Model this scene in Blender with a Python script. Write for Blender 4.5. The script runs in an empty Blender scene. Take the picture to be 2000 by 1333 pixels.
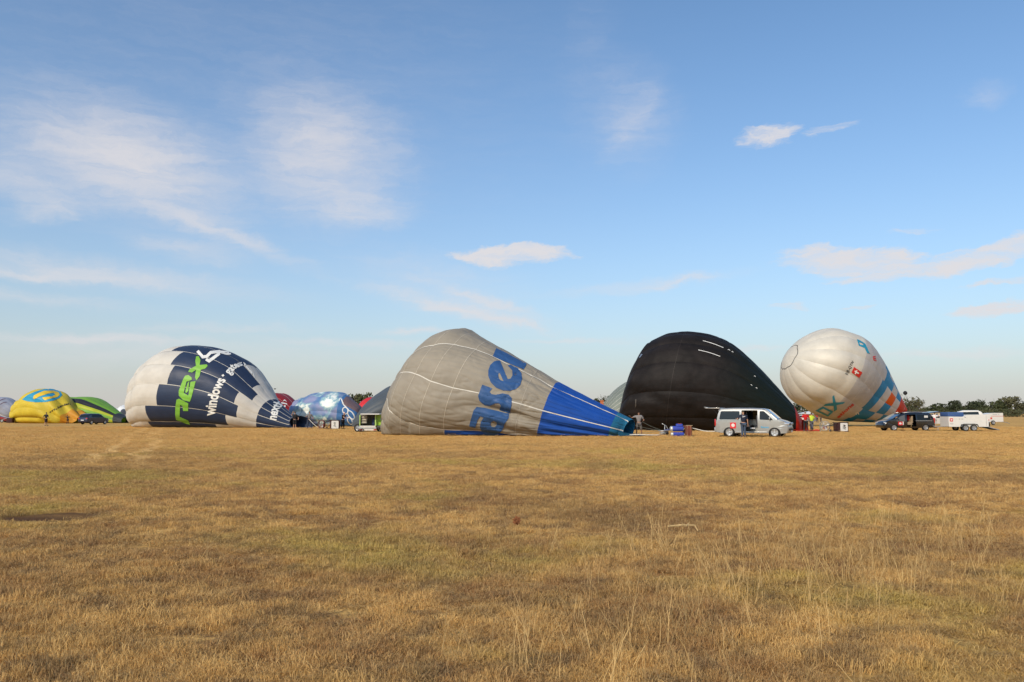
import bpy, bmesh, math, random
import numpy as np
from mathutils import Vector, Matrix, noise
from mathutils.bvhtree import BVHTree
random.seed(7); rng = np.random.default_rng(11)
SC = bpy.context.scene
COL = SC.collection
R = math.radians

# ------------------------------------------------------------------ camera
F = 1614.0; H = 1.6                     # focal length in photo pixels (2000 wide), eye height
P = math.atan(141.5 / F)                # upward pitch
cd = bpy.data.cameras.new('camera'); cam = bpy.data.objects.new('camera', cd); COL.objects.link(cam)
cam.location = (0, 0, H); cam.rotation_euler = (R(90) + P, 0, 0)
cd.sensor_width = 36; cd.lens = 36 * F / 2000; cd.clip_end = 6000; cd.clip_start = .1
SC.camera = cam

def ray(px, py):
    cx = (px - 1000) / F; cy = (666.5 - py) / F
    return Vector((cx, math.cos(P) - cy * math.sin(P), math.sin(P) + cy * math.cos(P)))
def at(px, py, Y):
    d = ray(px, py); return Vector((0, 0, H)) + d * (Y / d.y)
def ppm(Y): return F / Y * 1.0

# ------------------------------------------------------------------ sky, sun
SUN_EL, SUN_AZ = R(34), R(213)          # azimuth clockwise from +Y: behind the camera, to its left
sd = Vector((math.sin(SUN_AZ) * math.cos(SUN_EL), math.cos(SUN_AZ) * math.cos(SUN_EL), math.sin(SUN_EL)))
sl = bpy.data.lights.new('sun', 'SUN'); so = bpy.data.objects.new('sun', sl); COL.objects.link(so)
sl.energy = 3.6; sl.angle = R(.9); sl.color = (1, .86, .68)
so.rotation_euler = sd.to_track_quat('Z', 'Y').to_euler(); so.location = (0, 0, 60)
SC.view_settings.view_transform = 'Standard'; SC.view_settings.look = 'None'
SC.view_settings.exposure = 0; SC.view_settings.gamma = 1; SC.view_settings.use_curve_mapping = False

class NT:
    def __init__(s, t): s.t = t
    def n(s, typ, **kw):
        nd = s.t.nodes.new(typ); ins = kw.pop('ins', {})
        for k, v in kw.items(): setattr(nd, k, v)
        for k, v in ins.items():
            if hasattr(v, 'is_linked') or isinstance(v, bpy.types.NodeSocket): s.t.links.new(v, nd.inputs[k])
            else: nd.inputs[k].default_value = v
        return nd
    def math(s, op, a, b=0.0, c=None, clamp=False):
        ins = {0: a, 1: b}
        if c is not None: ins[2] = c
        return s.n('ShaderNodeMath', operation=op, use_clamp=clamp, ins=ins).outputs[0]
    def vec(s, op, a, b=(0, 0, 0)): return s.n('ShaderNodeVectorMath', operation=op, ins={0: a, 1: b}).outputs[0]
    def mix(s, f, a, b, bt='MIX'):
        nd = s.t.nodes.new('ShaderNodeMix'); nd.data_type = 'RGBA'; nd.blend_type = bt
        for i, v in ((0, f), (6, a), (7, b)):
            if isinstance(v, bpy.types.NodeSocket): s.t.links.new(v, nd.inputs[i])
            elif i == 0: nd.inputs[0].default_value = v
            else: nd.inputs[i].default_value = tuple(v)[:3] + (1,)
        return nd.outputs[2]
    def ramp(s, f, lo, hi, a=0.0, b=1.0, smooth=True):
        return s.n('ShaderNodeMapRange', interpolation_type='SMOOTHSTEP' if smooth else 'LINEAR',
                   ins={0: f, 1: lo, 2: hi, 3: a, 4: b}).outputs[0]
    def noise(s, v, sc, det=4, rough=.55, dim='3D'):
        return s.n('ShaderNodeTexNoise', noise_dimensions=dim, ins={'Vector': v, 'Scale': sc, 'Detail': det, 'Roughness': rough}).outputs[0]
    def link(s, a, b): s.t.links.new(a, b)

w = bpy.data.worlds.new('World'); SC.world = w; w.use_nodes = True
N = NT(w.node_tree); w.node_tree.nodes.clear()
sky = N.n('ShaderNodeTexSky', sky_type='NISHITA', sun_disc=False, sun_elevation=SUN_EL, sun_rotation=SUN_AZ,
          altitude=100, air_density=1.0, dust_density=1.2, ozone_density=2.0)
gen = N.n('ShaderNodeTexCoord').outputs['Generated']
dirn = N.vec('NORMALIZE', gen)
sep = N.n('ShaderNodeSeparateXYZ', ins={0: dirn})
el = N.math('MULTIPLY', N.math('ARCSINE', sep.outputs[2]), 57.2958)
az = N.math('MULTIPLY', N.math('ARCTAN2', sep.outputs[0], sep.outputs[1]), 57.2958)
# clear-air haze near the horizon, the same all round
SKYK = (1.20, 1.50, 1.66)
base = N.mix(1.0, sky.outputs[0], SKYK, 'MULTIPLY')
HZ = (6.15, 5.78, 5.5)
hz = N.math('POWER', 2.718, N.math('MULTIPLY', N.math('MAXIMUM', el, 0.0), -1 / 7.5))
base = N.mix(N.math('MULTIPLY', hz, .92), base, HZ)
uv = N.n('ShaderNodeCombineXYZ', ins={0: az, 1: el, 2: 0.0}).outputs[0]
# streaky warping of the cloud shapes
st = N.n('ShaderNodeMapping', ins={'Vector': uv, 'Rotation': (0, 0, R(12)), 'Scale': (.16, .55, 1)}).outputs[0]
wn = N.n('ShaderNodeTexNoise', ins={'Vector': st, 'Scale': 1.0, 'Detail': 6.0, 'Roughness': .6})
warp = N.n('ShaderNodeVectorMath', operation='MULTIPLY', ins={0: N.vec('SUBTRACT', wn.outputs['Color'], (.5, .5, .5)), 1: (3.2, 1.5, 0)}).outputs[0]
uvw = N.vec('ADD', uv, warp)
w2n = N.n('ShaderNodeTexNoise', ins={'Vector': uvw, 'Scale': .55, 'Detail': 5.0, 'Roughness': .65})
uvw = N.vec('ADD', uvw, N.n('ShaderNodeVectorMath', operation='MULTIPLY', ins={0: N.vec('SUBTRACT', w2n.outputs['Color'], (.5, .5, .5)), 1: (2.6, 1.1, 0)}).outputs[0])
st2 = N.n('ShaderNodeMapping', ins={'Vector': uvw, 'Rotation': (0, 0, R(14)), 'Scale': (.10, .95, 1)}).outputs[0]
fine = N.noise(st2, 1.3, 9, .66)
st3 = N.n('ShaderNodeMapping', ins={'Vector': uvw, 'Rotation': (0, 0, R(-35)), 'Scale': (.5, 1.6, 1)}).outputs[0]
fine2 = N.noise(st3, .9, 8, .66)
tex = N.math('ADD', N.math('MULTIPLY', fine, .6), N.math('MULTIPLY', fine2, .4))
def azel(px, py):
    d = ray(px, py).normalized(); return math.degrees(math.atan2(d.x, d.y)), math.degrees(math.asin(d.z))
CL = [  # px, py, radius x, radius y, tilt, strength, sharpness
 (225,300,210,95,-8,.62,0), (330,375,150,60,-20,.40,0), (640,300,150,120,-8,.58,0), (695,410,110,40,0,.50,0),
 (40,360,120,32,-12,.45,0), (360,488,110,22,-5,.45,0), (430,455,190,17,-19,.50,0), (215,535,260,24,-4,.55,0),
 (60,577,170,11,-3,.40,0), (80,416,60,20,5,.5,0), (840,545,170,48,-8,.30,0), (890,600,170,17,-12,.65,0),
 (1000,500,135,24,3,.95,1), (820,643,90,9,0,.55,0), (180,660,190,11,0,.55,0), (1235,225,75,90,12,.30,0),
 (1235,232,85,22,55,.35,0), (1500,265,68,26,4,.60,1), (1620,256,62,14,5,.50,1), (1925,190,26,18,0,.35,0),
 (1665,510,150,32,-4,.95,1), (1790,528,150,16,4,.80,1), (1950,495,150,22,13,.85,1), (1780,450,46,8,0,.6,1),
 (1960,598,95,16,9,.75,1), (1960,550,70,10,9,.6,1), (1680,600,50,6,0,.55,1), (1545,595,42,9,0,.45,1),
 (1250,558,180,10,5,.38,0), (1480,680,40,6,0,.45,0), (1870,690,150,8,0,.45,0), (1120,664,120,7,0,.45,0),
 (700,668,200,9,-2,.4,0), (420,640,160,8,2,.35,0), (950,588,120,12,-16,.6,0), (1000,625,90,9,-14,.5,0), (60,535,120,9,0,.5,0), (1330,552,90,6,8,.5,0), (1850,505,90,10,8,.6,1),
 (460,140,620,260,0,.14,0), (350,690,420,30,0,.35,0), (560,270,90,140,0,.2,0), (1150,150,60,160,0,.13,0)]
acc = None; accs = None
for (px, py, rx, ry, tilt, stg, sharp) in CL:
    a0, e0 = azel(px, py); k = 1 / 28.2
    m = N.n('ShaderNodeMapping', vector_type='TEXTURE', ins={'Vector': uvw, 'Location': (a0, e0, 0), 'Rotation': (0, 0, R(tilt)), 'Scale': (rx * k, ry * k, 1)}).outputs[0]
    L = N.n('ShaderNodeVectorMath', operation='LENGTH', ins={0: m}).outputs['Value']
    if sharp:
        b = N.ramp(L, 1.35, .35, 0, stg); accs = b if accs is None else N.math('MAXIMUM', accs, b)
    else:
        b = N.ramp(L, 1.75, .0, 0, stg); acc = b if acc is None else N.math('ADD', N.math('MAXIMUM', acc, b), N.math('MULTIPLY', N.math('MINIMUM', acc, b), .4))
# the rest of the sky dome carries the same kind of thin cloud
rest = N.math('MULTIPLY', N.ramp(N.noise(N.n('ShaderNodeMapping', ins={'Vector': dirn, 'Scale': (1, 1, 3)}).outputs[0], 1.8, 6), .52, .75), N.ramp(N.math('ABSOLUTE', az), 40, 60))
acc = N.math('MAXIMUM', acc, N.math('MULTIPLY', rest, .5))
tx = N.math('MULTIPLY', N.math('SUBTRACT', tex, .5), 2.6)
soft = N.math('MULTIPLY', N.math('MULTIPLY', acc, .9), N.ramp(N.math('ADD', acc, tx), -.35, 1.0, .25, 1.25))
sharp_ = N.math('MULTIPLY', N.ramp(N.math('ADD', accs, N.math('MULTIPLY', tx, .55)), .22, .80), N.ramp(accs, 0, .3))
sharp_ = N.math('MULTIPLY', sharp_, N.ramp(tex, .36, .60, .45, 1.0))
cf = N.math('MAXIMUM', soft, N.math('MULTIPLY', sharp_, .92), clamp=True)
CLC = (7.6, 7.3, 7.4)
out = N.mix(cf, base, CLC)
bg = N.n('ShaderNodeBackground', ins={'Color': out, 'Strength': .1})
N.link(bg.outputs[0], N.n('ShaderNodeOutputWorld').inputs[0])

# ------------------------------------------------------------------ materials
MATS = {}
def mat(name, col, rough=.6, metal=0., var=.12, vs=6., bump=0., bs=30., spec=.4, coat=0., trans=0., alpha=1., tl=0.):
    if name in MATS: return MATS[name]
    m = bpy.data.materials.new(name); m.use_nodes = True; MATS[name] = m
    N = NT(m.node_tree); b = m.node_tree.nodes['Principled BSDF']
    tc = N.n('ShaderNodeTexCoord').outputs['Object']
    n1 = N.noise(tc, vs, 4, .6)
    c = N.mix(N.ramp(n1, .25, .75), tuple(x * (1 - var) for x in col), tuple(min(x * (1 + var), 1) for x in col))
    N.link(c, b.inputs['Base Color'])
    rv = .08 if rough > .45 else .012
    N.link(N.ramp(n1, .3, .7, max(rough - rv, 0.02), min(rough + rv, 1)), b.inputs['Roughness'])
    b.inputs['Metallic'].default_value = metal; b.inputs['Specular IOR Level'].default_value = spec
    b.inputs['Coat Weight'].default_value = coat; b.inputs['Coat Roughness'].default_value = .06
    b.inputs['Transmission Weight'].default_value = trans
    if bump:
        bn = N.n('ShaderNodeBump', ins={'Strength': .6, 'Distance': bump, 'Height': N.noise(tc, bs, 4)})
        N.link(bn.outputs[0], b.inputs['Normal'])
    return m
def fabric(name, col, rough=.55, wr=.05, sheen=.0, spec=.3, tl=.12, metal=0., var=.07, lscale=7., wpos=None):
    """ripstop cloth: soft mottling, lengthwise wrinkles and cross creases in bump, slight see-through glow"""
    if name in MATS: return MATS[name]
    m = bpy.data.materials.new(name); m.use_nodes = True; MATS[name] = m
    N = NT(m.node_tree); b = m.node_tree.nodes['Principled BSDF']
    pos = N.n('ShaderNodeNewGeometry').outputs['Position']
    uv = N.n('ShaderNodeUVMap', uv_map='UVMap').outputs[0]
    n1 = N.noise(pos, .7, 5, .6)
    c = N.mix(N.ramp(n1, .3, .7), tuple(x * (1 - var) for x in col), tuple(min(x * (1 + var), 1) for x in col))
    N.link(c, b.inputs['Base Color'])
    b.inputs['Roughness'].default_value = rough; b.inputs['Metallic'].default_value = metal
    b.inputs['Specular IOR Level'].default_value = spec
    mp = N.n('ShaderNodeMapping', ins={'Vector': uv, 'Scale': (2.2, 26, 1)}).outputs[0]   # long wrinkles
    w1 = N.noise(mp, 1.0, 6, .6)
    mp2 = N.n('ShaderNodeMapping', ins={'Vector': uv, 'Rotation': (0, 0, R(25)), 'Scale': (9, 14, 1)}).outputs[0]
    w2 = N.noise(mp2, 1.0, 5, .6)
    hgt = N.math('ADD', N.math('MULTIPLY', w1, 1.0), N.math('MULTIPLY', w2, .6))
    bn = N.n('ShaderNodeBump', ins={'Strength': 1.0, 'Distance': wr, 'Height': hgt})
    N.link(bn.outputs[0], b.inputs['Normal'])
    if tl:
        tr = N.n('ShaderNodeBsdfTranslucent', ins={'Color': c, 'Normal': bn.outputs[0]})
        mx = N.n('ShaderNodeMixShader', ins={0: tl, 1: b.outputs[0], 2: tr.outputs[0]})
        N.link(mx.outputs[0], m.node_tree.nodes['Material Output'].inputs[0])
    return m

def ground_colour(N, pos, fine=True):
    """dry meadow: straw, gold, rusty brown and faded green patches in world space"""
    big = N.noise(pos, .11, 5, .6); mid = N.noise(pos, .55, 5, .65)
    grn = N.noise(N.vec('ADD', pos, (31, 7, 0)), .16, 5, .6)
    sml = N.noise(pos, 3.2, 4, .65)
    c = N.mix(N.ramp(mid, .40, .58), G_BROWN, G_GOLD)
    c = N.mix(N.ramp(sml, .40, .75, 0, .8), c, G_STRAW)
    c = N.mix(N.ramp(big, .49, .64, 0, .72), c, G_DARK)
    c = N.mix(N.ramp(N.noise(N.vec('ADD', pos, (5, 50, 0)), 1.7, 5, .7), .50, .63, 0, .72), c, (.17, .088, .048))
    c = N.mix(N.math('MULTIPLY', N.ramp(grn, .50, .64, 0, .75), N.ramp(mid, .3, .6)), c, G_GREEN)
    # bare dark soil strip and a pair of faint wheel tracks
    sp = N.n('ShaderNodeVectorMath', operation='MULTIPLY', ins={0: N.vec('SUBTRACT', pos, (-7.25, 13.2, 0)), 1: (1.35, 1.9, 0)}).outputs[0]
    sl_ = N.n('ShaderNodeVectorMath', operation='LENGTH', ins={0: sp}).outputs['Value']
    c = N.mix(N.ramp(N.math('ADD', sl_, N.math('MULTIPLY', mid, 1.2)), 1.85, 1.4), c, (.075, .036, .022))
    sx = N.n('ShaderNodeSeparateXYZ', ins={0: pos}); ln = N.math('ADD', N.math('ADD', sx.outputs[0], N.math('MULTIPLY', sx.outputs[1], .42)), N.math('MULTIPLY', big, 5.0))
    tr_ = N.math('ABSOLUTE', N.math('SUBTRACT', N.math('ABSOLUTE', N.math('ADD', ln, -1.2)), .85))
    c = N.mix(N.math('MULTIPLY', N.ramp(tr_, .30, .12), N.ramp(sx.outputs[1], 24, 34, 0, .95)), c, (.88, .64, .30))
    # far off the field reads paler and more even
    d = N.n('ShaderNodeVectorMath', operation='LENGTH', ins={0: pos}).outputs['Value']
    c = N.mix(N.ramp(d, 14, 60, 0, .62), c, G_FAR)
    return c
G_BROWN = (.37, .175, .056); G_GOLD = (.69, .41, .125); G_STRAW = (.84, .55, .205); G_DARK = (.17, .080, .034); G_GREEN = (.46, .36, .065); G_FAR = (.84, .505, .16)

def mat_ground():
    m = bpy.data.materials.new('meadow_soil'); m.use_nodes = True
    N = NT(m.node_tree); b = m.node_tree.nodes['Principled BSDF']
    pos = N.n('ShaderNodeNewGeometry').outputs['Position']
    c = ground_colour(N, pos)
    nz = N.noise(pos, 9, 6, .7)
    c = N.mix(N.ramp(nz, .35, .65, .62, 0), c, (.12, .07, .035))
    # streaks far away: browner grass heads and mown strips
    far = N.noise(N.n('ShaderNodeMapping', ins={'Vector': pos, 'Scale': (.05, .35, 1)}).outputs[0], 1.0, 5, .65)
    c = N.mix(N.ramp(far, .48, .68, 0, .55), c, (.34, .19, .065))
    N.link(c, b.inputs['Base Color']); b.inputs['Roughness'].default_value = .95; b.inputs['Specular IOR Level'].default_value = .05
    bn = N.n('ShaderNodeBump', ins={'Strength': 1, 'Distance': .05, 'Height': N.noise(pos, 6, 8, .7)})
    N.link(bn.outputs[0], b.inputs['Normal'])
    return m
def mat_grass(name, k=1.0, pale=0.0):
    m = bpy.data.materials.new(name); m.use_nodes = True
    N = NT(m.node_tree); b = m.node_tree.nodes['Principled BSDF']
    pos = N.n('ShaderNodeNewGeometry').outputs['Position']
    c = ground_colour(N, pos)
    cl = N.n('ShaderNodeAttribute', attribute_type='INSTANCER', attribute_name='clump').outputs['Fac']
    c = N.mix(N.ramp(cl, .30, .75, .55, 0), c, (.16, .08, .038))  # low tufts between clumps tinted dark, shade put into the blade colour
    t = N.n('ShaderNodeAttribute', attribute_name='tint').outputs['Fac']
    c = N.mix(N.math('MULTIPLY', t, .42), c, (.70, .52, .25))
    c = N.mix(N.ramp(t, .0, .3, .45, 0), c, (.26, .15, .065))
    if pale: c = N.mix(pale, c, (.68, .48, .22))
    N.link(c, b.inputs['Base Color']); b.inputs['Roughness'].default_value = .7; b.inputs['Specular IOR Level'].default_value = .2
    tr = N.n('ShaderNodeBsdfTranslucent', ins={'Color': c})
    mx = N.n('ShaderNodeMixShader', ins={0: .25, 1: b.outputs[0], 2: tr.outputs[0]})
    N.link(mx.outputs[0], m.node_tree.nodes['Material Output'].inputs[0])
    return m

# ------------------------------------------------------------------ object helpers
def tag(o, label=None, cat=None, group=None, kind=None):
    if label: o['label'] = label
    if cat: o['category'] = cat
    if group: o['group'] = group
    if kind: o['kind'] = kind
    return o
def link(name, me, parent=None):
    o = bpy.data.objects.new(name, me); COL.objects.link(o)
    if parent is not None: o.parent = parent
    return o
def meshobj(name, verts, faces, mats, parent=None, smooth=True, mi=None, uv=None):
    me = bpy.data.meshes.new(name); me.from_pydata([tuple(v) for v in verts], [], faces)
    for m in (mats if isinstance(mats, (list, tuple)) else [mats]): me.materials.append(m)
    if mi is not None: me.polygons.foreach_set('material_index', mi)
    if smooth: me.polygons.foreach_set('use_smooth', [True] * len(me.polygons))
    if uv is not None:
        L = me.uv_layers.new(name='UVMap'); li = np.zeros(len(me.loops), dtype=np.int32); me.loops.foreach_get('vertex_index', li)
        L.data.foreach_set('uv', np.asarray(uv, dtype=np.float32)[li].ravel())
    me.update()
    return link(name, me, parent)
def thing(name, label, cat, loc=(0, 0, 0), rz=0., group=None, tilt=None):
    o = bpy.data.objects.new(name, None); COL.objects.link(o); o.empty_display_size = .2
    o.location = loc; o.rotation_euler = (0, 0, rz) if tilt is None else tilt
    return tag(o, label, cat, group)
class MB:
    def __init__(s): s.v = []; s.f = []
    def add(s, v, f):
        k = len(s.v); s.v += [tuple(x) for x in v]; s.f += [tuple(i + k for i in q) for q in f]; return s
    def box(s, c, d, rot=None, bev=0.0):
        bm = bmesh.new(); bmesh.ops.create_cube(bm, size=1)
        for v in bm.verts: v.co = Vector((v.co.x * d[0], v.co.y * d[1], v.co.z * d[2]))
        if bev: bmesh.ops.bevel(bm, geom=bm.edges[:], offset=bev, segments=2, affect='EDGES', profile=.6)
        M = Matrix.Translation(c) @ (rot.to_4x4() if rot is not None else Matrix())
        bm.verts.index_update(); s.add([M @ v.co for v in bm.verts], [[v.index for v in f.verts] for f in bm.faces]); bm.free(); return s
    def tube(s, pts, r, n=8, cap=True):
        pts = [Vector(p) for p in pts]; rs = r if isinstance(r, (list, tuple)) else [r] * len(pts)
        vs = []; fs = []; ref = Vector((.13, .31, .94)).normalized()
        for i, p in enumerate(pts):
            t = (pts[min(i + 1, len(pts) - 1)] - pts[max(i - 1, 0)]).normalized()
            if abs(t.dot(ref)) > .95: ref = Vector((.97, .2, .1)).normalized()
            a = t.cross(ref).normalized(); b = t.cross(a)
            for k in range(n):
                q = 2 * math.pi * k / n; vs.append(p + (a * math.cos(q) + b * math.sin(q)) * rs[i])
        for i in range(len(pts) - 1):
            for k in range(n): fs.append((i * n + k, i * n + (k + 1) % n, (i + 1) * n + (k + 1) % n, (i + 1) * n + k))
        if cap: fs.append(tuple(range(n - 1, -1, -1))); fs.append(tuple((len(pts) - 1) * n + k for k in range(n)))
        return s.add(vs, fs)
    def lathe(s, prof, c=(0, 0, 0), axis='Y', n=28):
        vs = []; fs = []; m = len(prof)
        for k in range(n):
            q = 2 * math.pi * k / n
            for (r, h) in prof:
                x, y = r * math.cos(q), r * math.sin(q)
                p = {'Y': (x, h, y), 'Z': (x, y, h), 'X': (h, x, y)}[axis]
                vs.append(Vector(c) + Vector(p))
        for k in range(n):
            for i in range(m - 1):
                a = k * m + i; b2 = ((k + 1) % n) * m + i; fs.append((a, a + 1, b2 + 1, b2))
        return s.add(vs, fs)
    def ell(s, c, d, n=10, rot=None):
        vs = []; fs = []; 
        for i in range(n + 1):
            th = math.pi * i / n
            for k in range(n * 2):
                ph = math.pi * k / n
                p = Vector((d[0] * math.sin(th) * math.cos(ph), d[1] * math.sin(th) * math.sin(ph), d[2] * math.cos(th)))
                if rot is not None: p = rot @ p
                vs.append(Vector(c) + p)
        for i in range(n):
            for k in range(n * 2):
                fs.append((i * 2 * n + k, (i + 1) * 2 * n + k, (i + 1) * 2 * n + (k + 1) % (2 * n), i * 2 * n + (k + 1) % (2 * n)))
        return s.add(vs, fs)
    def build(s, name, m, parent=None, smooth=False):
        return meshobj(name, s.v, s.f, m, parent, smooth)

def fill2d(contours):
    cu = bpy.data.curves.new('c', 'CURVE'); cu.dimensions = '2D'; cu.fill_mode = 'BOTH'
    for c in contours:
        sp = cu.splines.new('POLY'); sp.points.add(len(c) - 1); sp.use_cyclic_u = True
        for i, p in enumerate(c): sp.points[i].co = (p[0], p[1], 0, 1)
    o = bpy.data.objects.new('c', cu); COL.objects.link(o)
    me = bpy.data.meshes.new_from_object(o)
    v = [tuple(x.co) for x in me.vertices]; f = [tuple(p.vertices) for p in me.polygons]
    bpy.data.objects.remove(o); bpy.data.curves.remove(cu); bpy.data.meshes.remove(me)
    return v, f
def text2d(body, bold=0.0, shear=0., space=1.):
    cu = bpy.data.curves.new('t', 'FONT'); cu.body = body; cu.offset = bold; cu.shear = shear; cu.space_character = space; cu.resolution_u = 3; cu.size = 1
    o = bpy.data.objects.new('t', cu); COL.objects.link(o)
    me = bpy.data.meshes.new_from_object(o)
    v = [tuple(x.co) for x in me.vertices]; f = [tuple(p.vertices) for p in me.polygons]
    bpy.data.objects.remove(o); bpy.data.curves.remove(cu); bpy.data.meshes.remove(me)
    xs = [p[0] for p in v]; ys = [p[1] for p in v]
    x0, x1 = min(xs), max(xs); y0, y1 = min(ys), max(ys)
    return [((p[0] - x0) / (x1 - x0), (p[1] - y0) / (y1 - y0)) for p in v], f
def subdiv2d(v, f, maxlen):
    bm = bmesh.new(); vs = [bm.verts.new((p[0], p[1], 0)) for p in v]
    for q in f:
        try: bm.faces.new([vs[i] for i in q])
        except ValueError: pass
    bmesh.ops.remove_doubles(bm, verts=bm.verts[:], dist=1e-6); bmesh.ops.triangulate(bm, faces=bm.faces[:])
    for _ in range(6):
        e = [x for x in bm.edges if x.calc_length() > maxlen]
        if not e: break
        bmesh.ops.subdivide_edges(bm, edges=e, cuts=1); bmesh.ops.triangulate(bm, faces=bm.faces[:])
    bm.verts.index_update()
    r = [(x.co.x, x.co.y) for x in bm.verts], [[x.index for x in q.verts] for q in bm.faces]; bm.free(); return r
def decal(name, bvh, v2, f, m, parent, off=.03, maxlen=3.0, label=None):
    """print laid on a surface: photo-pixel outline carried onto the body and lifted off it by OFF metres"""
    v2, f = subdiv2d(v2, f, maxlen); pts = []; ok = []
    for (x, y) in v2:
        d = ray(x, y).normalized(); h = bvh.ray_cast(Vector((0, 0, H)), d, 400)
        if h[0] is None: pts.append(Vector()); ok.append(False)
        else:
            n = h[1]; n = -n if n.dot(d) > 0 else n
            pts.append(h[0] + n * off); ok.append(True)
    f = [q for q in f if all(ok[i] for i in q) and max((pts[q[i]] - pts[q[i - 1]]).length for i in range(3)) < 2.5]
    used = sorted({i for q in f for i in q}); ix = {u: k for k, u in enumerate(used)}
    if not f: return None
    o = meshobj(name, [pts[i] for i in used], [[ix[i] for i in q] for q in f], m, parent, smooth=True, uv=[(v2[i][0] / 400, v2[i][1] / 400) for i in used])
    if label: o['label'] = label
    return o
def zc(lst, ox, oy, s): return [(ox + x / s, oy + y / s) for x, y in lst]
def quadmap(v, q):
    """unit square (x right, y up) to quad q = [bottom-left, bottom-right, top-right, top-left]"""
    r = []
    for (x, y) in v:
        a = Vector(q[0]) * (1 - x) * (1 - y) + Vector(q[1]) * x * (1 - y) + Vector(q[2]) * x * y + Vector(q[3]) * (1 - x) * y
        r.append((a.x, a.y))
    return r

# ------------------------------------------------------------------ ground
MG = mat_ground()
def gz(x, y):
    d = math.hypot(x, y)
    k = max(0, 1 - d / 60)
    return k * (.045 * noise.noise(Vector((x * .35, y * .35, 0))) + .03 * noise.noise(Vector((x * 1.3, y * 1.3, 4)))) - .03
xs = np.concatenate([np.linspace(-4000, -60, 12), np.linspace(-50, 50, 200), np.linspace(60, 4000, 12)])
ys = np.concatenate([np.linspace(-4000, -40, 8), np.linspace(-10, 60, 180), np.linspace(64, 110, 12), np.linspace(200, 5000, 12)])
V = [(x, y, gz(x, y)) for y in ys for x in xs]; nx = len(xs)
Fc = [(j * nx + i, j * nx + i + 1, (j + 1) * nx + i + 1, (j + 1) * nx + i) for j in range(len(ys) - 1) for i in range(nx - 1)]
g = meshobj('ground', V, Fc, MG); g['kind'] = 'structure'

def tuft(name, nb, rad, hmin, hmax, lean, wd, mt, seed, curl=.5):
    r = random.Random(seed); v = []; f = []; t = []
    for _ in range(nb):
        a = r.uniform(0, 6.283); d = rad * math.sqrt(r.random()); x, y = d * math.cos(a), d * math.sin(a)
        h = r.uniform(hmin, hmax) * (1 - .4 * d / rad); la = r.uniform(0, 6.283); ln = r.uniform(.15, 1) * lean
        dx, dy = math.cos(la) * ln * h, math.sin(la) * ln * h
        wa = r.uniform(0, 3.14159); wx, wy = math.cos(wa) * wd * .5, math.sin(wa) * wd * .5
        k = len(v); c = r.uniform(-curl, curl)
        mx, my, mz = x + dx * .4, y + dy * .4, h * .6
        tx, ty, tz = x + dx * (1 + .4 * c) - dy * c * .6, y + dy * (1 + .4 * c) + dx * c * .6, h * (1 - .35 * abs(c) * ln)
        v += [(x - wx, y - wy, -.01), (x + wx, y + wy, -.01), (mx - wx * .8, my - wy * .8, mz), (mx + wx * .8, my + wy * .8, mz), (tx, ty, tz)]
        f += [(k, k + 1, k + 3, k + 2), (k + 2, k + 3, k + 4)]
        q = r.random(); t += [q] * 5
    me = bpy.data.meshes.new(name); me.from_pydata(v, [], f); me.materials.append(mt)
    at_ = me.attributes.new('tint', 'FLOAT', 'POINT'); at_.data.foreach_set('value', t)
    o = bpy.data.objects.new(name, me); return o
def stalk(name, n, h0, h1, lean, wd, mt, seed):
    r = random.Random(seed); mb = MB(); 
    for _ in range(n):
        a = r.uniform(0, 6.283); x, y = r.uniform(-.06, .06), r.uniform(-.06, .06); h = r.uniform(h0, h1); l = r.uniform(.1, 1) * lean * h
        p = [Vector((x, y, 0))]
        for k in range(1, 5):
            q = k / 4; p.append(Vector((x + math.cos(a) * l * q ** 1.6 + r.uniform(-.006, .006), y + math.sin(a) * l * q ** 1.6, h * q)))
        mb.tube(p, [wd * .5, wd * .48, wd * .42, wd * .5, wd * .15], 3, cap=False)
        if r.random() < .4:
            b0 = p[2]; mb.tube([b0, b0 + Vector((r.uniform(-.05, .05), r.uniform(-.05, .05), r.uniform(.04, .09)))], [wd * .35, wd * .12], 3, cap=False)
    me = bpy.data.meshes.new(name); me.from_pydata(mb.v, [], mb.f); me.materials.append(mt)
    at_ = me.attributes.new('tint', 'FLOAT', 'POINT'); at_.data.foreach_set('value', [.8] * len(me.vertices))
    return bpy.data.objects.new(name, me)
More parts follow.
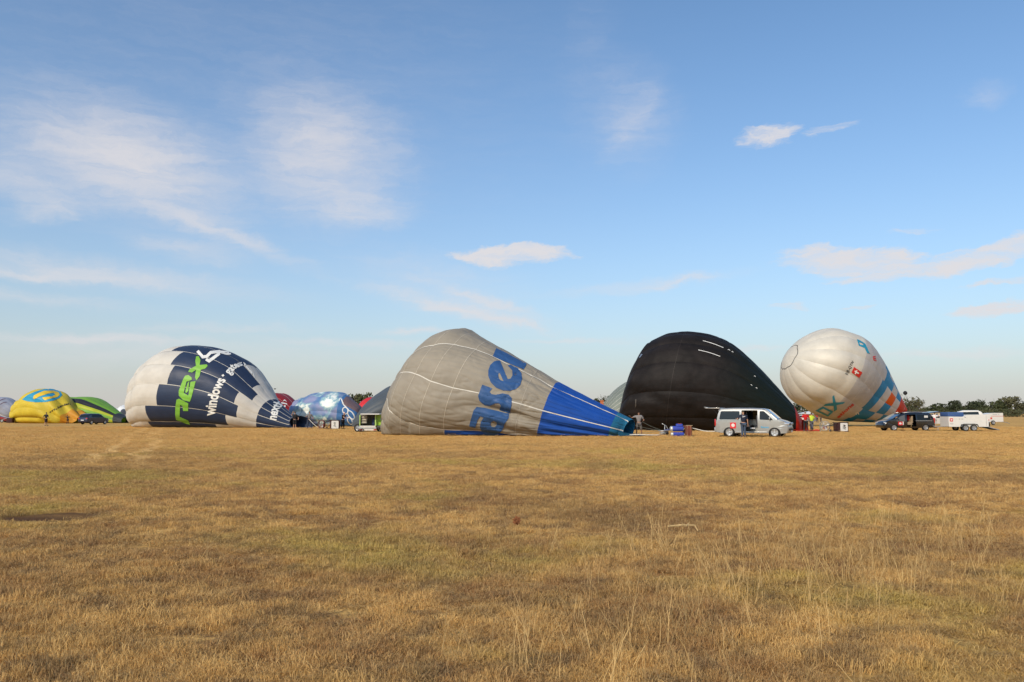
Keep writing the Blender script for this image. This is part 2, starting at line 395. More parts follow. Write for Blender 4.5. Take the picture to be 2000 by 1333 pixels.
def scatter(name, coll, pts, rot, scl, idx, label, clump=None):
    me = bpy.data.meshes.new(name); me.vertices.add(len(pts)); me.vertices.foreach_set('co', np.asarray(pts, dtype=np.float32).ravel())
    a = me.attributes.new('rot', 'FLOAT_VECTOR', 'POINT'); a.data.foreach_set('vector', np.asarray(rot, dtype=np.float32).ravel())
    a = me.attributes.new('scl', 'FLOAT_VECTOR', 'POINT'); a.data.foreach_set('vector', np.asarray(scl, dtype=np.float32).ravel())
    a = me.attributes.new('idx', 'INT', 'POINT'); a.data.foreach_set('value', np.asarray(idx, dtype=np.int32))
    a = me.attributes.new('clump', 'FLOAT', 'POINT'); a.data.foreach_set('value', np.asarray(clump if clump is not None else np.ones(len(pts)), dtype=np.float32))
    o = link(name, me); o['kind'] = 'stuff'; o['label'] = label; o['category'] = 'grass'
    ng = bpy.data.node_groups.new(name, 'GeometryNodeTree')
    ng.interface.new_socket('Geometry', in_out='INPUT', socket_type='NodeSocketGeometry'); ng.interface.new_socket('Geometry', in_out='OUTPUT', socket_type='NodeSocketGeometry')
    n = ng.nodes; gi = n.new('NodeGroupInput'); go = n.new('NodeGroupOutput'); ip = n.new('GeometryNodeInstanceOnPoints'); ci = n.new('GeometryNodeCollectionInfo')
    ci.inputs['Collection'].default_value = coll; ci.inputs['Separate Children'].default_value = True; ci.inputs['Reset Children'].default_value = True
    def na(nm, t):
        q = n.new('GeometryNodeInputNamedAttribute'); q.data_type = t; q.inputs[0].default_value = nm; return q.outputs[0]
    ip.inputs['Pick Instance'].default_value = True
    L = ng.links.new
    L(gi.outputs[0], ip.inputs['Points']); L(ci.outputs[0], ip.inputs['Instance']); L(na('idx', 'INT'), ip.inputs['Instance Index'])
    L(na('rot', 'FLOAT_VECTOR'), ip.inputs['Rotation']); L(na('scl', 'FLOAT_VECTOR'), ip.inputs['Scale']); L(ip.outputs[0], go.inputs[0])
    md = o.modifiers.new('scatter', 'NODES'); md.node_group = ng
    return o

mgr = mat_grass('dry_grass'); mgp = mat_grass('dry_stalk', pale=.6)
tc = bpy.data.collections.new('tufts')
NT_ = 6
for k in range(NT_):
    tc.objects.link(tuft('tuft_%d' % k, 150, .18, .020, .068, 2.0, .0046, mgr, 20 + k, .9))
def thin(n_per):            # sample (x, y) over the visible wedge with density falling off with distance
    d = []
    dmax = 115.; dmin = 3.6
    k = 78 * 10 ** 1.3 * n_per
    tot = int(k * (dmax ** .7 - dmin ** .7) / .7)
    u = rng.random(tot); dd = (dmin ** .7 + u * (dmax ** .7 - dmin ** .7)) ** (1 / .7)
    ang = rng.uniform(-R(37), R(37), tot)
    return dd * np.sin(ang), dd * np.cos(ang), dd
gx, gy, gd = thin(1.15)
pn = np.array([noise.noise(Vector((x * .45, y * .45, 9))) for x, y in zip(gx, gy)])
pn2 = np.array([noise.noise(Vector((x * 1.7, y * 1.7, 19))) for x, y in zip(gx, gy)])
pn3 = np.array([noise.noise(Vector((x * 3.3, y * 3.3, 29))) + .45 * noise.noise(Vector((x * 7.5, y * 7.5, 39))) for x, y in zip(gx, gy)])
keep = ((pn2 > -.45) & (pn3 > -.55) & (((gx + 7.25) / .75) ** 2 + ((gy - 13.2) / .7) ** 2 > .9)) | (gd > 30)
gx, gy, gd, pn, pn2, pn3 = gx[keep], gy[keep], gd[keep], pn[keep], pn2[keep], pn3[keep]
gzv = np.array([gz(x, y) for x, y in zip(gx, gy)])
n_ = len(gx); sxy = np.clip(.75 + gd / 35, .8, 2.4) * rng.uniform(.75, 1.25, n_); szz = (1 + .6 * pn + .5 * pn2 + 1.0 * pn3) * rng.uniform(.7, 1.25, n_) * 1.0
scatter('dry_grass', tc, np.stack([gx, gy, gzv], 1), np.stack([rng.normal(0, .12, n_), rng.normal(0, .12, n_), rng.uniform(0, 6.28, n_)], 1),
        np.stack([sxy, sxy, np.clip(szz, .35, 1.9)], 1), rng.integers(0, NT_, n_), 'short dry golden grass covering the whole field', np.clip(.55 + .75 * pn3 + .45 * pn2 + rng.normal(0, .06, len(pn3)) + np.clip((gd - 12) / 30, 0, .6), 0, 1))
sc_ = bpy.data.collections.new('stalks')
for k in range(5): sc_.objects.link(stalk('stalk_%d' % k, [1, 1, 2, 3, 5][k], .16, .40, .5, .0042, mgp, 50 + k))
pts = []
for _ in range(30000):
    d = 4.6 + 50 * random.random() ** 1.5; a = random.uniform(-R(34), R(34)); x, y = d * math.sin(a), d * math.cos(a)
    q = noise.noise(Vector((x * .25, y * .25, 3))) + .55 * math.exp(-((x - 3.2) ** 2 + (y - 9.5) ** 2) / 12) + .22 * (x > 0) + .8 * math.exp(-((x + .1) ** 2 + (y - 5.9) ** 2) / .25)
    if random.random() < max(0, (q - .22)) * .5: pts.append((x, y, gz(x, y)))
    if len(pts) > 720: break
n_ = len(pts)
scatter('tall_grass_stalks', sc_, pts, np.stack([rng.normal(0, .15, n_), rng.normal(0, .15, n_), rng.uniform(0, 6.28, n_)], 1),
        np.repeat(rng.uniform(.5, 1.25, n_)[:, None], 3, 1), rng.integers(0, 5, n_), 'tall pale dry grass stalks standing above the turf')
MStraw = mat('straw', (.50, .35, .16), .8, var=.2)
# broken dry stem lying across the turf, and the little rusty dead plant
p0 = at(1306, 1034, 11.4); mb = MB()
mb.tube([at(1304, 1033, 11.4) + Vector((0, 0, .03)), at(1330, 1035, 11.4) + Vector((0, 0, .06)), at(1357, 1034, 11.5) + Vector((0, 0, .05)), at(1364, 1040, 11.4) + Vector((0, 0, .01))], [.012, .014, .012, .006], 6)
mb.tube([at(1340, 1035, 11.4) + Vector((0, 0, .05)), at(1347, 1029, 11.5) + Vector((0, 0, .06))], [.009, .003], 5)
tag(mb.build('dry_stem', MStraw), 'broken pale dry stem lying flat across the grass', 'stem')
mb = MB(); c0 = at(1009, 1036, 12.0); c0.z = 0; rr = random.Random(3)
for k in range(170):
    dv = Vector((rr.gauss(0, 1), rr.gauss(0, 1), rr.gauss(0, 1) + .3)).normalized() * rr.uniform(.015, .065); q = c0 + Vector((0, 0, .07)) + dv
    mb.tube([c0 + Vector((0, 0, .02)), q], [.002, .003], 3, cap=False); s = .009
    mb.add([q + Vector((-s, 0, 0)), q + Vector((0, rr.uniform(-s, s), s)), q + Vector((s, 0, 0)), q + Vector((0, 0, -s))], [(0, 1, 2, 3)])
tag(mb.build('dead_weed', mat('rust_leaf', (.26, .10, .04), .9)), 'small rusty brown dead weed in the middle of the field', 'plant')

# ------------------------------------------------------------------ balloons
def cr(p0, p1, p2, p3, t): return .5 * (2 * p1 + (p2 - p0) * t + (2 * p0 - 5 * p1 + 4 * p2 - p3) * t * t + (-p0 + 3 * p1 - 3 * p2 + p3) * t ** 3)
class Env:
    """An envelope lofted from crown pole to mouth. Stations are sections: top and bottom rim point, depth of the axis,
    half depth b and yaw of the section. phi = 0 faces the camera, 90 is the top."""
    def __init__(s, pole, st, bounds, bulge=.03, nexp=2.2, wr=.0, wf=(1.2, 5.), floor=True, capf=1.0, seed=0., bulge_cap=2.0, sag=None, capn=1.0, twist=None, crease=.006):
        s.crease = crease; s.twist = twist; s.bounds = sorted(bounds); s.bulge = bulge; s.nexp = nexp; s.wr = wr; s.wf = wf; s.floor = floor; s.seed = seed; s.bc = bulge_cap; s.sag = sag; s.capn = capn
        s.pole = at(*pole)
        s.st = []
        for (tp, bp, Y, b, yaw) in st:
            T = at(tp[0], tp[1], Y); B = at(bp[0], bp[1], Y)
            if floor: B.z = -.55
            s.st.append((T, B, b, yaw))
        s.n = len(s.st)      # u: 0 pole, 1 first station, ... n mouth
    def sec(s, u):
        if u <= 1:
            th = u * math.pi / 2; T, B, b, yaw = s.st[0]; C = (T + B) / 2
            k = math.sin(th) ** s.capn; c = s.pole + (C - s.pole) * (1 - math.cos(th))
            return c, (T - B) / 2 * k, b * k, yaw
        t = u - 1; i = min(int(t), s.n - 2); t -= i
        g = [s.st[max(0, min(s.n - 1, i + k))] for k in (-1, 0, 1, 2)]
        if i == 0:    # level start: the cap ends tangent-free of size change
            g[0] = tuple(2 * a - b_ if not isinstance(a, float) else a for a, b_ in zip([float(x) if not isinstance(x, Vector) else x for x in g[1]], g[2]))
        T = cr(g[0][0], g[1][0], g[2][0], g[3][0], t); B = cr(g[0][1], g[1][1], g[2][1], g[3][1], t)
        b = cr(g[0][2], g[1][2], g[2][2], g[3][2], t); yaw = cr(g[0][3], g[1][3], g[2][3], g[3][3], t)
        return (T + B) / 2, (T - B) / 2, b, yaw
    def P(s, u, phi, out=0.):
        c, U, b, yaw = s.sec(u); y = R(yaw)
        Bv = Vector((-math.sin(y), -math.cos(y), 0)) * b
        # bulge between load tapes
        bd = s.bounds; k = 1.
        for i in range(len(bd)):
            a0 = bd[i]; a1 = bd[(i + 1) % len(bd)] + (360 if i == len(bd) - 1 else 0)
            q = (phi - a0) % 360
            if q < (a1 - a0):
                fr = q / (a1 - a0); am = s.bulge * min(1, (a1 - a0) / 26) * (s.bc if u < .8 else 1 + (s.bc - 1) * max(0, 1 - (u - .8) / 1.6))
                k = 1 + am * (math.sin(math.pi * fr) ** .7 - .25); break
        phs = phi
        if s.twist: phi = s.twist(u, phi)
        f = R(phi); sn, cs = math.sin(f), math.cos(f); e = 2 / s.nexp
        U2 = U * (math.copysign(abs(sn) ** e, sn)); B2 = Bv * (math.copysign(abs(cs) ** e, cs))
        d = (U2 + B2)
        r = d.length
        if s.wr and r > .05:
            w_ = noise.noise(Vector((u * s.wf[0], phi / 360 * s.wf[1] * 6, s.seed))) + .5 * noise.noise(Vector((u * s.wf[0] * 2.3, phi / 360 * s.wf[1] * 15, s.seed + 5)))
            k += s.wr * w_
        if s.crease and r > .05:
            x_ = noise.noise(Vector((u * .55, phs / 7.5, s.seed * 3.1))) ; y_ = noise.noise(Vector((u * 1.6, phs / 16 + u * .5, s.seed * 7.3)))
            m_ = .35 + .65 * min(1, max(0, (u - s.n * .35) / (s.n * .3)))
            k -= s.crease * m_ * ((1 - min(1, abs(x_) * 4.5)) ** 2 + .7 * (1 - min(1, abs(y_) * 6)) ** 2)
        if s.sag: k += s.sag(u, phi % 360)
        p = c + d * k
        if out and r > 1e-4: p = p + d.normalized() * out
        if s.floor and p.z < .16:      # rests on the ground: soft flattening
            p.z = .008 + .152 * math.exp(-(.16 - p.z) / .152) + out * .3
        return p
    def bvh(s, nu=90, nphi=160):
        v = []; f = []
        for i in range(nu + 1):
            for j in range(nphi): v.append(s.P(s.n * i / nu, 360 * j / nphi - 90))
        for i in range(nu):
            for j in range(nphi): f.append((i * nphi + j, i * nphi + (j + 1) % nphi, (i + 1) * nphi + (j + 1) % nphi, (i + 1) * nphi + j))
        return BVHTree.FromPolygons(v, f)
    def build(s, root, colfun, mats, nu=70, npg=8, cuts=(), uend=None, tape=None, tw=.05, name='gore'):
        uend = uend or s.n
        us = sorted(set([round((i / 14) ** 1.0, 4) for i in range(15)] + [round(1 + (uend - 1) * i / nu, 4) for i in range(nu + 1)] + [c for c in cuts if c < uend]))
        us = [x for i, x in enumerate(us) if i == 0 or x - us[i - 1] > .002]
        bd = s.bounds; out = []
        for g_ in range(len(bd)):
            a0 = bd[g_]; a1 = bd[(g_ + 1) % len(bd)] + (360 if g_ == len(bd) - 1 else 0)
            m = max(3, int(npg * max(1, (a1 - a0) / 26)))
            v = []; uv = []; f = []; mi = []
            for u in us:
                for j in range(m + 1):
                    ph = a0 + (a1 - a0) * j / m; v.append(s.P(u, ph)); uv.append((u / s.n, ph / 360))
            for i in range(len(us) - 1):
                for j in range(m):
                    f.append((i * (m + 1) + j, i * (m + 1) + j + 1, (i + 1) * (m + 1) + j + 1, (i + 1) * (m + 1) + j))
                    mi.append(colfun(g_, (us[i] + us[i + 1]) / 2, a0 + (a1 - a0) * (j + .5) / m))
            out.append(meshobj(name, v, f, mats, root, True, mi, uv))
        if tape:
            for g_ in range(len(bd)):
                if tape is not True and callable(tape) and not tape(bd[g_]): continue
                v = []; f = []
                for u in us:
                    c, U, b, yaw = s.sec(u); rr = max(b, .15); dp = math.degrees(tw / rr) / 2
                    for q in (-dp, dp): v.append(s.P(u, bd[g_] + q, .012 + tw * .12))
                for i in range(len(us) - 1): f.append((2 * i, 2 * i + 1, 2 * i + 3, 2 * i + 2))
                meshobj('load_tape', v, f, MT, root)
        return out
    def seam(s, root, u, m, tw=.04, name='cross_seam', phis=(-90, 270), off=.02):
        v = []; f = []; k = 150
        du = tw / 2.5
        for i in range(k + 1):
            ph = phis[0] + (phis[1] - phis[0]) * i / k
            v += [s.P(u - du / 2, ph, off), s.P(u + du / 2, ph, off)]
        for i in range(k): f.append((2 * i, 2 * i + 1, 2 * i + 3, 2 * i + 2))
        return meshobj(name, v, f, m, root)
MT = fabric('tape_white', (.60, .57, .50), .7, .004, tl=0)
MTs = fabric('seam_grey', (.62, .58, .50), .7, .004, tl=0)
def lettering(e_bvh, root, specs, m, **kw):
    for s_ in specs: decal('lettering', e_bvh, s_[0], s_[1], m, root, **kw)

def xfit(txt, bold, shear=0.):
    cu = bpy.data.curves.new('t', 'FONT'); cu.body = txt; cu.offset = bold; cu.shear = shear; cu.resolution_u = 3
    o = bpy.data.objects.new('t', cu); COL.objects.link(o); me = bpy.data.meshes.new_from_object(o)
    v = [tuple(x.co) for x in me.vertices]; f = [tuple(p.vertices) for p in me.polygons]
    bpy.data.objects.remove(o); bpy.data.curves.remove(cu); bpy.data.meshes.remove(me)
    x0 = min(p[0] for p in v); x1 = max(p[0] for p in v); return [((p[0] - x0) / (x1 - x0), p[1] / .50) for p in v], f
def along(pts, t):
    L = [0.]
    for a, b in zip(pts[:-1], pts[1:]): L.append(L[-1] + math.dist(a, b))
    d = t * L[-1]
    for i in range(len(pts) - 1):
        if d <= L[i + 1] or i == len(pts) - 2:
            q = (d - L[i]) / (L[i + 1] - L[i]); return Vector((pts[i][0] + (pts[i + 1][0] - pts[i][0]) * q, pts[i][1] + (pts[i + 1][1] - pts[i][1]) * q))
def wordp(bvh, txt, basel, topl, m, root, bold=.03, ml=2.0, off=.035, shear=0.):
    v, f = xfit(txt, bold, shear); v, f = subdiv2d(v, f, .06); q = []
    for x, y in v:
        a = along(basel, min(max(x, 0), 1)); b = along(topl, min(max(x, 0), 1)); q.append(tuple(a + (b - a) * y))
    return decal('lettering', bvh, q, f, m, root, off=off, maxlen=ml)

def stroke(pts, wd):
    L = []; Rr = []; n = len(pts); pts = [Vector(p) for p in pts]
    for i, p in enumerate(pts):
        a = (p - pts[i - 1]).normalized() if i else (pts[1] - p).normalized(); b = (pts[i + 1] - p).normalized() if i < n - 1 else a
        t = (a + b).normalized(); nn = Vector((-t.y, t.x)); k = wd / 2 / max(.5, nn.dot(Vector((-a.y, a.x)))); L.append(tuple(p + nn * k)); Rr.append(tuple(p - nn * k))
    return L + Rr[::-1]
# --- nex balloon, white with navy blocks (third of the big ones, far left)
def Z1(l): return zc(l, 230, 650, 5.0)
root = thing('hot_air_balloon', 'white envelope with stepped navy blocks and bright green lettering, half inflated on the grass', 'hot air balloon', (at(410, 836, 97).x, 97, 0), group='hot air balloons being inflated')
def base(root, objs=None):   # children are built in world space; keep them there
    root_loc = root.location.copy()
    for c in root.children: c.location = c.location - root_loc
st = [((440, 250), (345, 932), 99.0, 4.4, 21), ((640, 148), (470, 934), 98.0, 5.6, 24), ((800, 133), (640, 936), 97.2, 5.7, 23),
      ((1000, 168), (850, 937), 96.3, 5.4, 22), ((1230, 285), (1090, 940), 95.4, 4.7, 20), ((1400, 480), (1290, 943), 94.6, 3.6, 18),
      ((1525, 652), (1435, 943), 94, 2.4, 16), ((1715, 815), (1690, 945), 93.4, 1.25, 20), ((1760, 812), (1830, 948), 93.2, 1.3, 52)]
st = [(Z1([a])[0], Z1([b])[0], Y, bb, yw) for a, b, Y, bb, yw in st]
nb = [4 + 25.714 * k for k in range(-7, 7)]
e1 = Env(Z1([(262, 700)])[0] + (100.5,), st, nb, bulge=.020, wr=.006, wf=(2, 4), bulge_cap=2.4, nexp=2.15, seed=1, crease=.010)
M1 = [fabric('cloth_cream', (.60, .565, .50), .6, .06), fabric('cloth_navy', (.022, .036, .075), .5, .03, tl=.05)]
def u_at(e, x, y):    # surface parameters under a photo pixel
    best = None
    for u in np.linspace(.3, e.n, 120):
        for ph in np.linspace(-80, 100, 60):
            p = e.P(u, ph); q = project(p); d = (q[0] - x) ** 2 + (q[1] - y) ** 2
            if best is None or d < best[0]: best = (d, u, ph)
    return best
def project(p):
    x, y, z = p.x, p.y, p.z - H
    dep = y * math.cos(P) + z * math.sin(P); up = -y * math.sin(P) + z * math.cos(P)
    return 1000 + F * x / dep, 666.5 - F * up / dep
# where each gore's navy block starts and ends: photo points on the gore's middle line
def u_on(e, phi, x):
    us = np.linspace(.1, e.n, 300); xsx = [project(e.P(u, phi))[0] for u in us]
    k = int(np.argmin(np.abs(np.array(xsx) - x))); return float(us[k])
blk = {}
for gi_, (x0, x1) in {-3: (366, 1010), -2: (345, 990), -1: (280, 1060), 0: (380, 1162), 1: (505, 1150), 2: (570, 1335), 3: (600, 1350), 4: (600, 1350), 5: (560, 1300)}.items():
    mid = 4 + 25.714 * (gi_ - .0) + 12.857 - 25.714 * 1 + 25.714 * 0
    mid = 4 + 25.714 * gi_ - 12.857
    blk[gi_ % 14] = (u_on(e1, mid, Z1([(x0, 0)])[0][0]) if gi_ > -3 else 1.0, u_on(e1, mid, Z1([(x1, 0)])[0][0]) if gi_ < 4 else 5.2)
NK = 7.0
cuts = [x for v in blk.values() for x in v] + [NK]
def c1(g_, u, ph):
    k = (round((ph - 4 + 12.857) / 25.714)) % 14
    if u > NK: return 1
    if k in blk and blk[k][0] < u < blk[k][1]: return 1
    return 0
e1.build(root, c1, M1, nu=120, cuts=cuts, tape=True, tw=.06)
b1 = e1.bvh(120, 240)
MGr = fabric('print_green', (.19, .43, .05), .5, .02, tl=.0); MWh = fabric('print_white', (.74, .73, .68), .5, .02, tl=0)
def poly(name, bvh, cont, m, root, ml=3.0, off=.035): v, f = fill2d(cont); return decal(name, bvh, [(p[0], p[1]) for p in v], f, m, root, off=off, maxlen=ml)
poly('lettering', b1, [Z1([(575, 655), (600, 645), (690, 690), (688, 765), (640, 765), (634, 715), (610, 705), (605, 820), (690, 858), (707, 898), (672, 890), (570, 850), (562, 800), (565, 720)])], MGr, root)
poly('lettering', b1, [Z1([(660, 422), (690, 415), (722, 440), (724, 462), (672, 480), (645, 590), (690, 615), (712, 480), (762, 475), (740, 560), (718, 640), (705, 675), (640, 660), (597, 615), (597, 570), (640, 455)]), Z1([(680, 500), (700, 470), (690, 570), (672, 590), (660, 580)])], MGr, root)
poly('lettering', b1, [Z1([(765, 235), (790, 232), (808, 270), (800, 318), (870, 312), (878, 328), (855, 352), (812, 365), (800, 425), (770, 468), (755, 440), (765, 365), (725, 392), (688, 385), (700, 362), (765, 325), (758, 280)])], MGr, root)
poly('lettering', b1, [Z1(stroke([(779, 181), (830, 240), (868, 236), (908, 196), (985, 188), (984, 212), (892, 280), (862, 262)], 29))], MWh, root)
poly('lettering', b1, [Z1(stroke([(1086, 196), (1060, 190), (1002, 186), (1006, 196), (1060, 212), (1104, 208)], 16))], MWh, root)
def word(bvh, txt, quad, m, root, bold=.035, shear=0., space=1., ml=2.5, name='lettering', off=.035):
    v, f = text2d(txt, bold, shear, space); return decal(name, bvh, quadmap(v, quad), f, m, root, off=off, maxlen=ml)
wordp(b1, 'windows', Z1([(945, 810), (968, 682), (1003, 548), (1056, 462)]), Z1([(870, 812), (894, 672), (932, 545), (990, 440)]), MWh, root)
poly('lettering', b1, [Z1([(1012, 418), (1030, 408), (1042, 422), (1026, 432)])], MWh, root)
wordp(b1, 'gates', Z1([(1092, 414), (1150, 350), (1224, 318)]), Z1([(1044, 388), (1108, 318), (1188, 292)]), MWh, root)
poly('lettering', b1, [Z1([(1196, 292), (1206, 290), (1210, 300), (1200, 302)])], MWh, root)
word(b1, 'fen', Z1([(1222, 300), (1340, 450), (1325, 385), (1225, 285)]), MWh, root, ml=2)
wordp(b1, 'nextb', Z1([(1545, 858), (1568, 750), (1635, 688)]), Z1([(1482, 848), (1502, 740), (1572, 662)]), MWh, root, ml=1.5)
base(root)

# --- grey asel balloon, the nearest one
def Z2(l): return zc(l, 730, 620, 3.7037)
root = thing('hot_air_balloon', 'grey envelope with large blue lettering and blue neck, sagging on the nearest grass', 'hot air balloon', (at(950, 853, 62).x, 62, 0), group='hot air balloons being inflated')
st = [((345, 288), (140, 858), 64.5, 3.1, 22), ((500, 137), (215, 862), 63.8, 4.3, 22), ((645, 85), (290, 866), 63.2, 4.6, 20), ((730, 125), (420, 868), 62.6, 4.6, 18),
      ((840, 188), (580, 868), 62.1, 4.4, 16), ((960, 250), (760, 868), 61.6, 4.0, 14), ((1100, 335), (930, 866), 61.1, 3.5, 12), ((1210, 395), (1060, 864), 60.7, 3.1, 12),
      ((1335, 470), (1195, 862), 60.3, 2.7, 12), ((1560, 587), (1450, 858), 59.9, 2.2, 12), ((1770, 690), (1690, 856), 59.6, 1.6, 14), ((1845, 728), (1790, 854), 59.4, .95, 24), ((1868, 742), (1815, 856), 59.3, .85, 34)]
st = [(Z2([a])[0], Z2([b])[0], Y, bb, yw) for a, b, Y, bb, yw in st]
def sag2(u, ph):
    k = 0.
    a = ((ph + 180) % 360) - 180
    # deep fold that runs from under the print to the neck, and smaller ones under it
    if u > 5.0:
        f0 = -14 + 3 * math.sin(u * 1.1) - 3 * max(0, u - 9); q = (a - f0)
        s_ = min(1, (u - 5) / 1.8) * min(1, max(0, 13.2 - u) / 1.2)
        k += s_ * (-.085 * math.exp(-(q / 5.0) ** 2) + .03 * math.exp(-((q - 14) / 9) ** 2))
        k += s_ * .020 * math.sin(a / 3.2 + u * 2.1 + 2 * noise.noise(Vector((u, a / 30, 2)))) * (1 if a < 0 else .35)
        f1 = 40 + 4 * math.sin(u); k += s_ * (-.035 * math.exp(-((a - f1) / 4) ** 2)) * (u > 7)
    if u < 3.5 and a < 0: k += -.02 * math.exp(-((a + 50) / 8) ** 2)
    return k
def tw2(u, phi):
    a = ((phi + 180) % 360) - 180
    d = float(np.interp(a, [-180, -120, -88, -46, 3, 56, 125, 180], [25, 55, 60, 46, 22, -5, -5, 25]))
    A = float(np.interp(u, [0, 1, 2, 3, 4, 5], [1, 1, .5, .22, .06, 0]))
    A2 = float(np.interp(u, [0, 1, 2, 3, 4, 5], [.4, .6, .9, 1, .5, .1]))
    return phi + d * A - 16 * A2 * max(0, 1 - abs(a - 56) / 50)
e2 = Env(Z2([(200, 640)])[0] + (66,), st, [-88, -46, 3, 56, 88, 125, 165, 205, 240], twist=tw2, crease=.022, bulge=.035, wr=.008, wf=(1.5, 5), bulge_cap=1.9, nexp=2.1, seed=2, sag=sag2)
M2 = [fabric('cloth_stone', (.300, .264, .208), .6, .04), fabric('cloth_royal', (.012, .072, .34), .45, .07, tl=.12), fabric('cloth_teal', (.02, .15, .27), .45, .12, tl=.12)]
uB, uT = 9.0, 11.0
def c2(g_, u, ph):
    a = ((ph + 180) % 360) - 180
    if u > uT: return 2
    if u > uB: return 1
    if -90 <= a < -46 and 5.0 < u < 8.0: return 1
    return 0
e2.build(root, c2, M2, nu=170, npg=24, cuts=(uB, uT, 5.0, 8.0), tape=lambda a: a in (-46, 3, 56, 125, 165, 205), tw=.075)
MTh = fabric('seam_pale', (.56, .50, .40), .7, .003, tl=0)
for u in (.55, .8, 1.3, 2.15, 3.0, 4.0, 5.0): e2.seam(root, u, MTh, .042)
for u in (7.9,): e2.seam(root, u, MTh, .03)
b2 = e2.bvh(170, 330)
MBl = fabric('print_blue', (.028, .082, .215), .5, .03, tl=0)
# l
poly('lettering', b2, [Z2([(885, 226), (960, 262), (1020, 295), (1104, 338), (1085, 380), (1000, 345), (930, 315), (860, 285)])], MBl, root)
# e
def arc(cx, cy, rx, ry, a0, a1, n=24, rot=0):
    r_ = []
    for i in range(n + 1):
        a = R(a0 + (a1 - a0) * i / n); x, y = rx * math.cos(a), -ry * math.sin(a); c, s = math.cos(R(rot)), math.sin(R(rot))
        r_.append((cx + x * c + y * s, cy - x * s + y * c))
    return r_
poly('lettering', b2, [Z2([(912, 316), (968, 450), (990, 445), (1003, 420), (1000, 385), (968, 352), (985, 345), (1040, 368), (1066, 405), (1072, 445), (1060, 490), (1030, 520), (985, 533), (935, 530), (885, 510), (845, 470), (828, 425), (828, 385), (842, 348), (870, 322), (890, 316)]),
      Z2([(908, 400), (900, 415), (902, 440), (915, 458), (940, 465)])], MBl, root)
# s
poly('lettering', b2, [Z2([(785, 488), (858, 515), (838, 540), (850, 556), (885, 562), (930, 552), (975, 560), (998, 585), (997, 630), (985, 695), (908, 672), (920, 640), (908, 622), (880, 622), (840, 640), (800, 635), (765, 605), (755, 570), (765, 540)])], MBl, root)
# a
poly('lettering', b2, [Z2([(745, 648), (800, 655), (850, 668), (978, 700), (975, 730), (950, 765), (938, 800), (915, 835), (870, 856), (820, 852), (785, 830), (768, 795), (775, 755), (795, 725), (770, 715), (750, 745), (735, 800), (690, 788), (705, 730), (722, 675)]), Z2([(868, 748), (890, 760), (890, 780), (875, 795), (855, 793), (843, 778), (848, 758)])], MBl, root)
# wedge of blue fabric spilling onto the grass beside the mouth
mb = MB(); v = []; 
for i in range(25):
    for j in range(8):
        q = i / 24; r_ = j / 7
        p = at(1205 + 72 * q, 850, 58.6); w_ = .75 * (1 - q) ** .6
        v.append((p.x, 58.6 - w_ + 2 * w_ * r_, .05 + (.34 * (1 - q) ** 2) * math.sin(math.pi * r_) ** .6 * (1 + .5 * noise.noise(Vector((i * .5, j * .9, 1))))))
f = [(i * 8 + j, i * 8 + j + 1, (i + 1) * 8 + j + 1, (i + 1) * 8 + j) for i in range(24) for j in range(7)]
meshobj('mouth_flap', v, f, fabric('cloth_darkteal', (.012, .07, .11), .5, .03), root, uv=[(a[0] / 5, a[1]) for a in v])
base(root)

# --- black balloon
def Z3(l): return zc(l, 1150, 640, 4.4444)
root = thing('hot_air_balloon', 'huge black envelope with a red mouth, bulging behind the silver van', 'hot air balloon', (at(1400, 843, 80).x, 80, 0), group='hot air balloons being inflated')
st = [((560, 132), (380, 905), 81.5, 5.0, 22), ((700, 66), (520, 906), 80.8, 5.4, 20), ((860, 48), (700, 907), 80, 5.5, 18), ((1050, 72), (900, 908), 79.4, 5.3, 16), ((1230, 143), (1110, 908), 78.8, 4.9, 14), ((1420, 300), (1330, 908), 78.2, 4.2, 12),
      ((1600, 488), (1530, 908), 77.6, 3.2, 10), ((1760, 670), (1760, 906), 77, 2.1, 8), ((1845, 790), (1850, 905), 76.8, 1.1, 20), ((1862, 800), (1880, 905), 76.7, 1.0, 40)]
st = [(Z3([a])[0], Z3([b])[0], Y, bb, yw) for a, b, Y, bb, yw in st]
kb = [-70, -38, -8, 20, 46, 72, 98, 124, 150, 178, 206, 234, 262]
def sag3(u, ph):
    a = ((ph + 180) % 360) - 180; k = 0
    f0 = 2 - 9 * max(0, u - .5); k += -.05 * math.exp(-((a - f0) / 6) ** 2) * max(0, 1 - u / 5)
    f0 = -20 - 3 * u; k += -.03 * math.exp(-((a - f0) / 5) ** 2) * max(0, 1 - u / 4)
    k += .035 * math.exp(-((a + 32) / 12) ** 2) * max(0, 1 - u / 2.5)
    return k
def black_cloth():
    m = fabric('cloth_black', (.0125, .0098, .009), .62, .07, tl=.0, spec=.16, var=.3)
    N = NT(m.node_tree); b = m.node_tree.nodes['Principled BSDF']; old = b.inputs['Base Color'].links[0].from_socket
    uvx = N.n('ShaderNodeSeparateXYZ', ins={0: N.n('ShaderNodeUVMap', uv_map='UVMap').outputs[0]}).outputs[0]
    N.link(N.mix(N.ramp(uvx, .42, .66), old, (.006, .0105, .0085)), b.inputs['Base Color']); return m
e3 = Env(Z3([(318, 690)])[0] + (83,), st, kb, bulge=.028, wr=.006, wf=(1.6, 4), bulge_cap=2.2, seed=3, sag=sag3, crease=.014)
M3 = [black_cloth(), fabric('cloth_red', (.55, .028, .012), .5, .05, tl=.25)]
e3.build(root, lambda g_, u, ph: 1 if u > 8.0 else 0, M3, nu=130, npg=16, cuts=(8.0,), tape=None)
MD = fabric('seam_dark', (.035, .028, .025), .6, .003, tl=0)
for u in (3.0,): e3.seam(root, u, MD, .03, off=.012)
b3 = e3.bvh(130, 260)
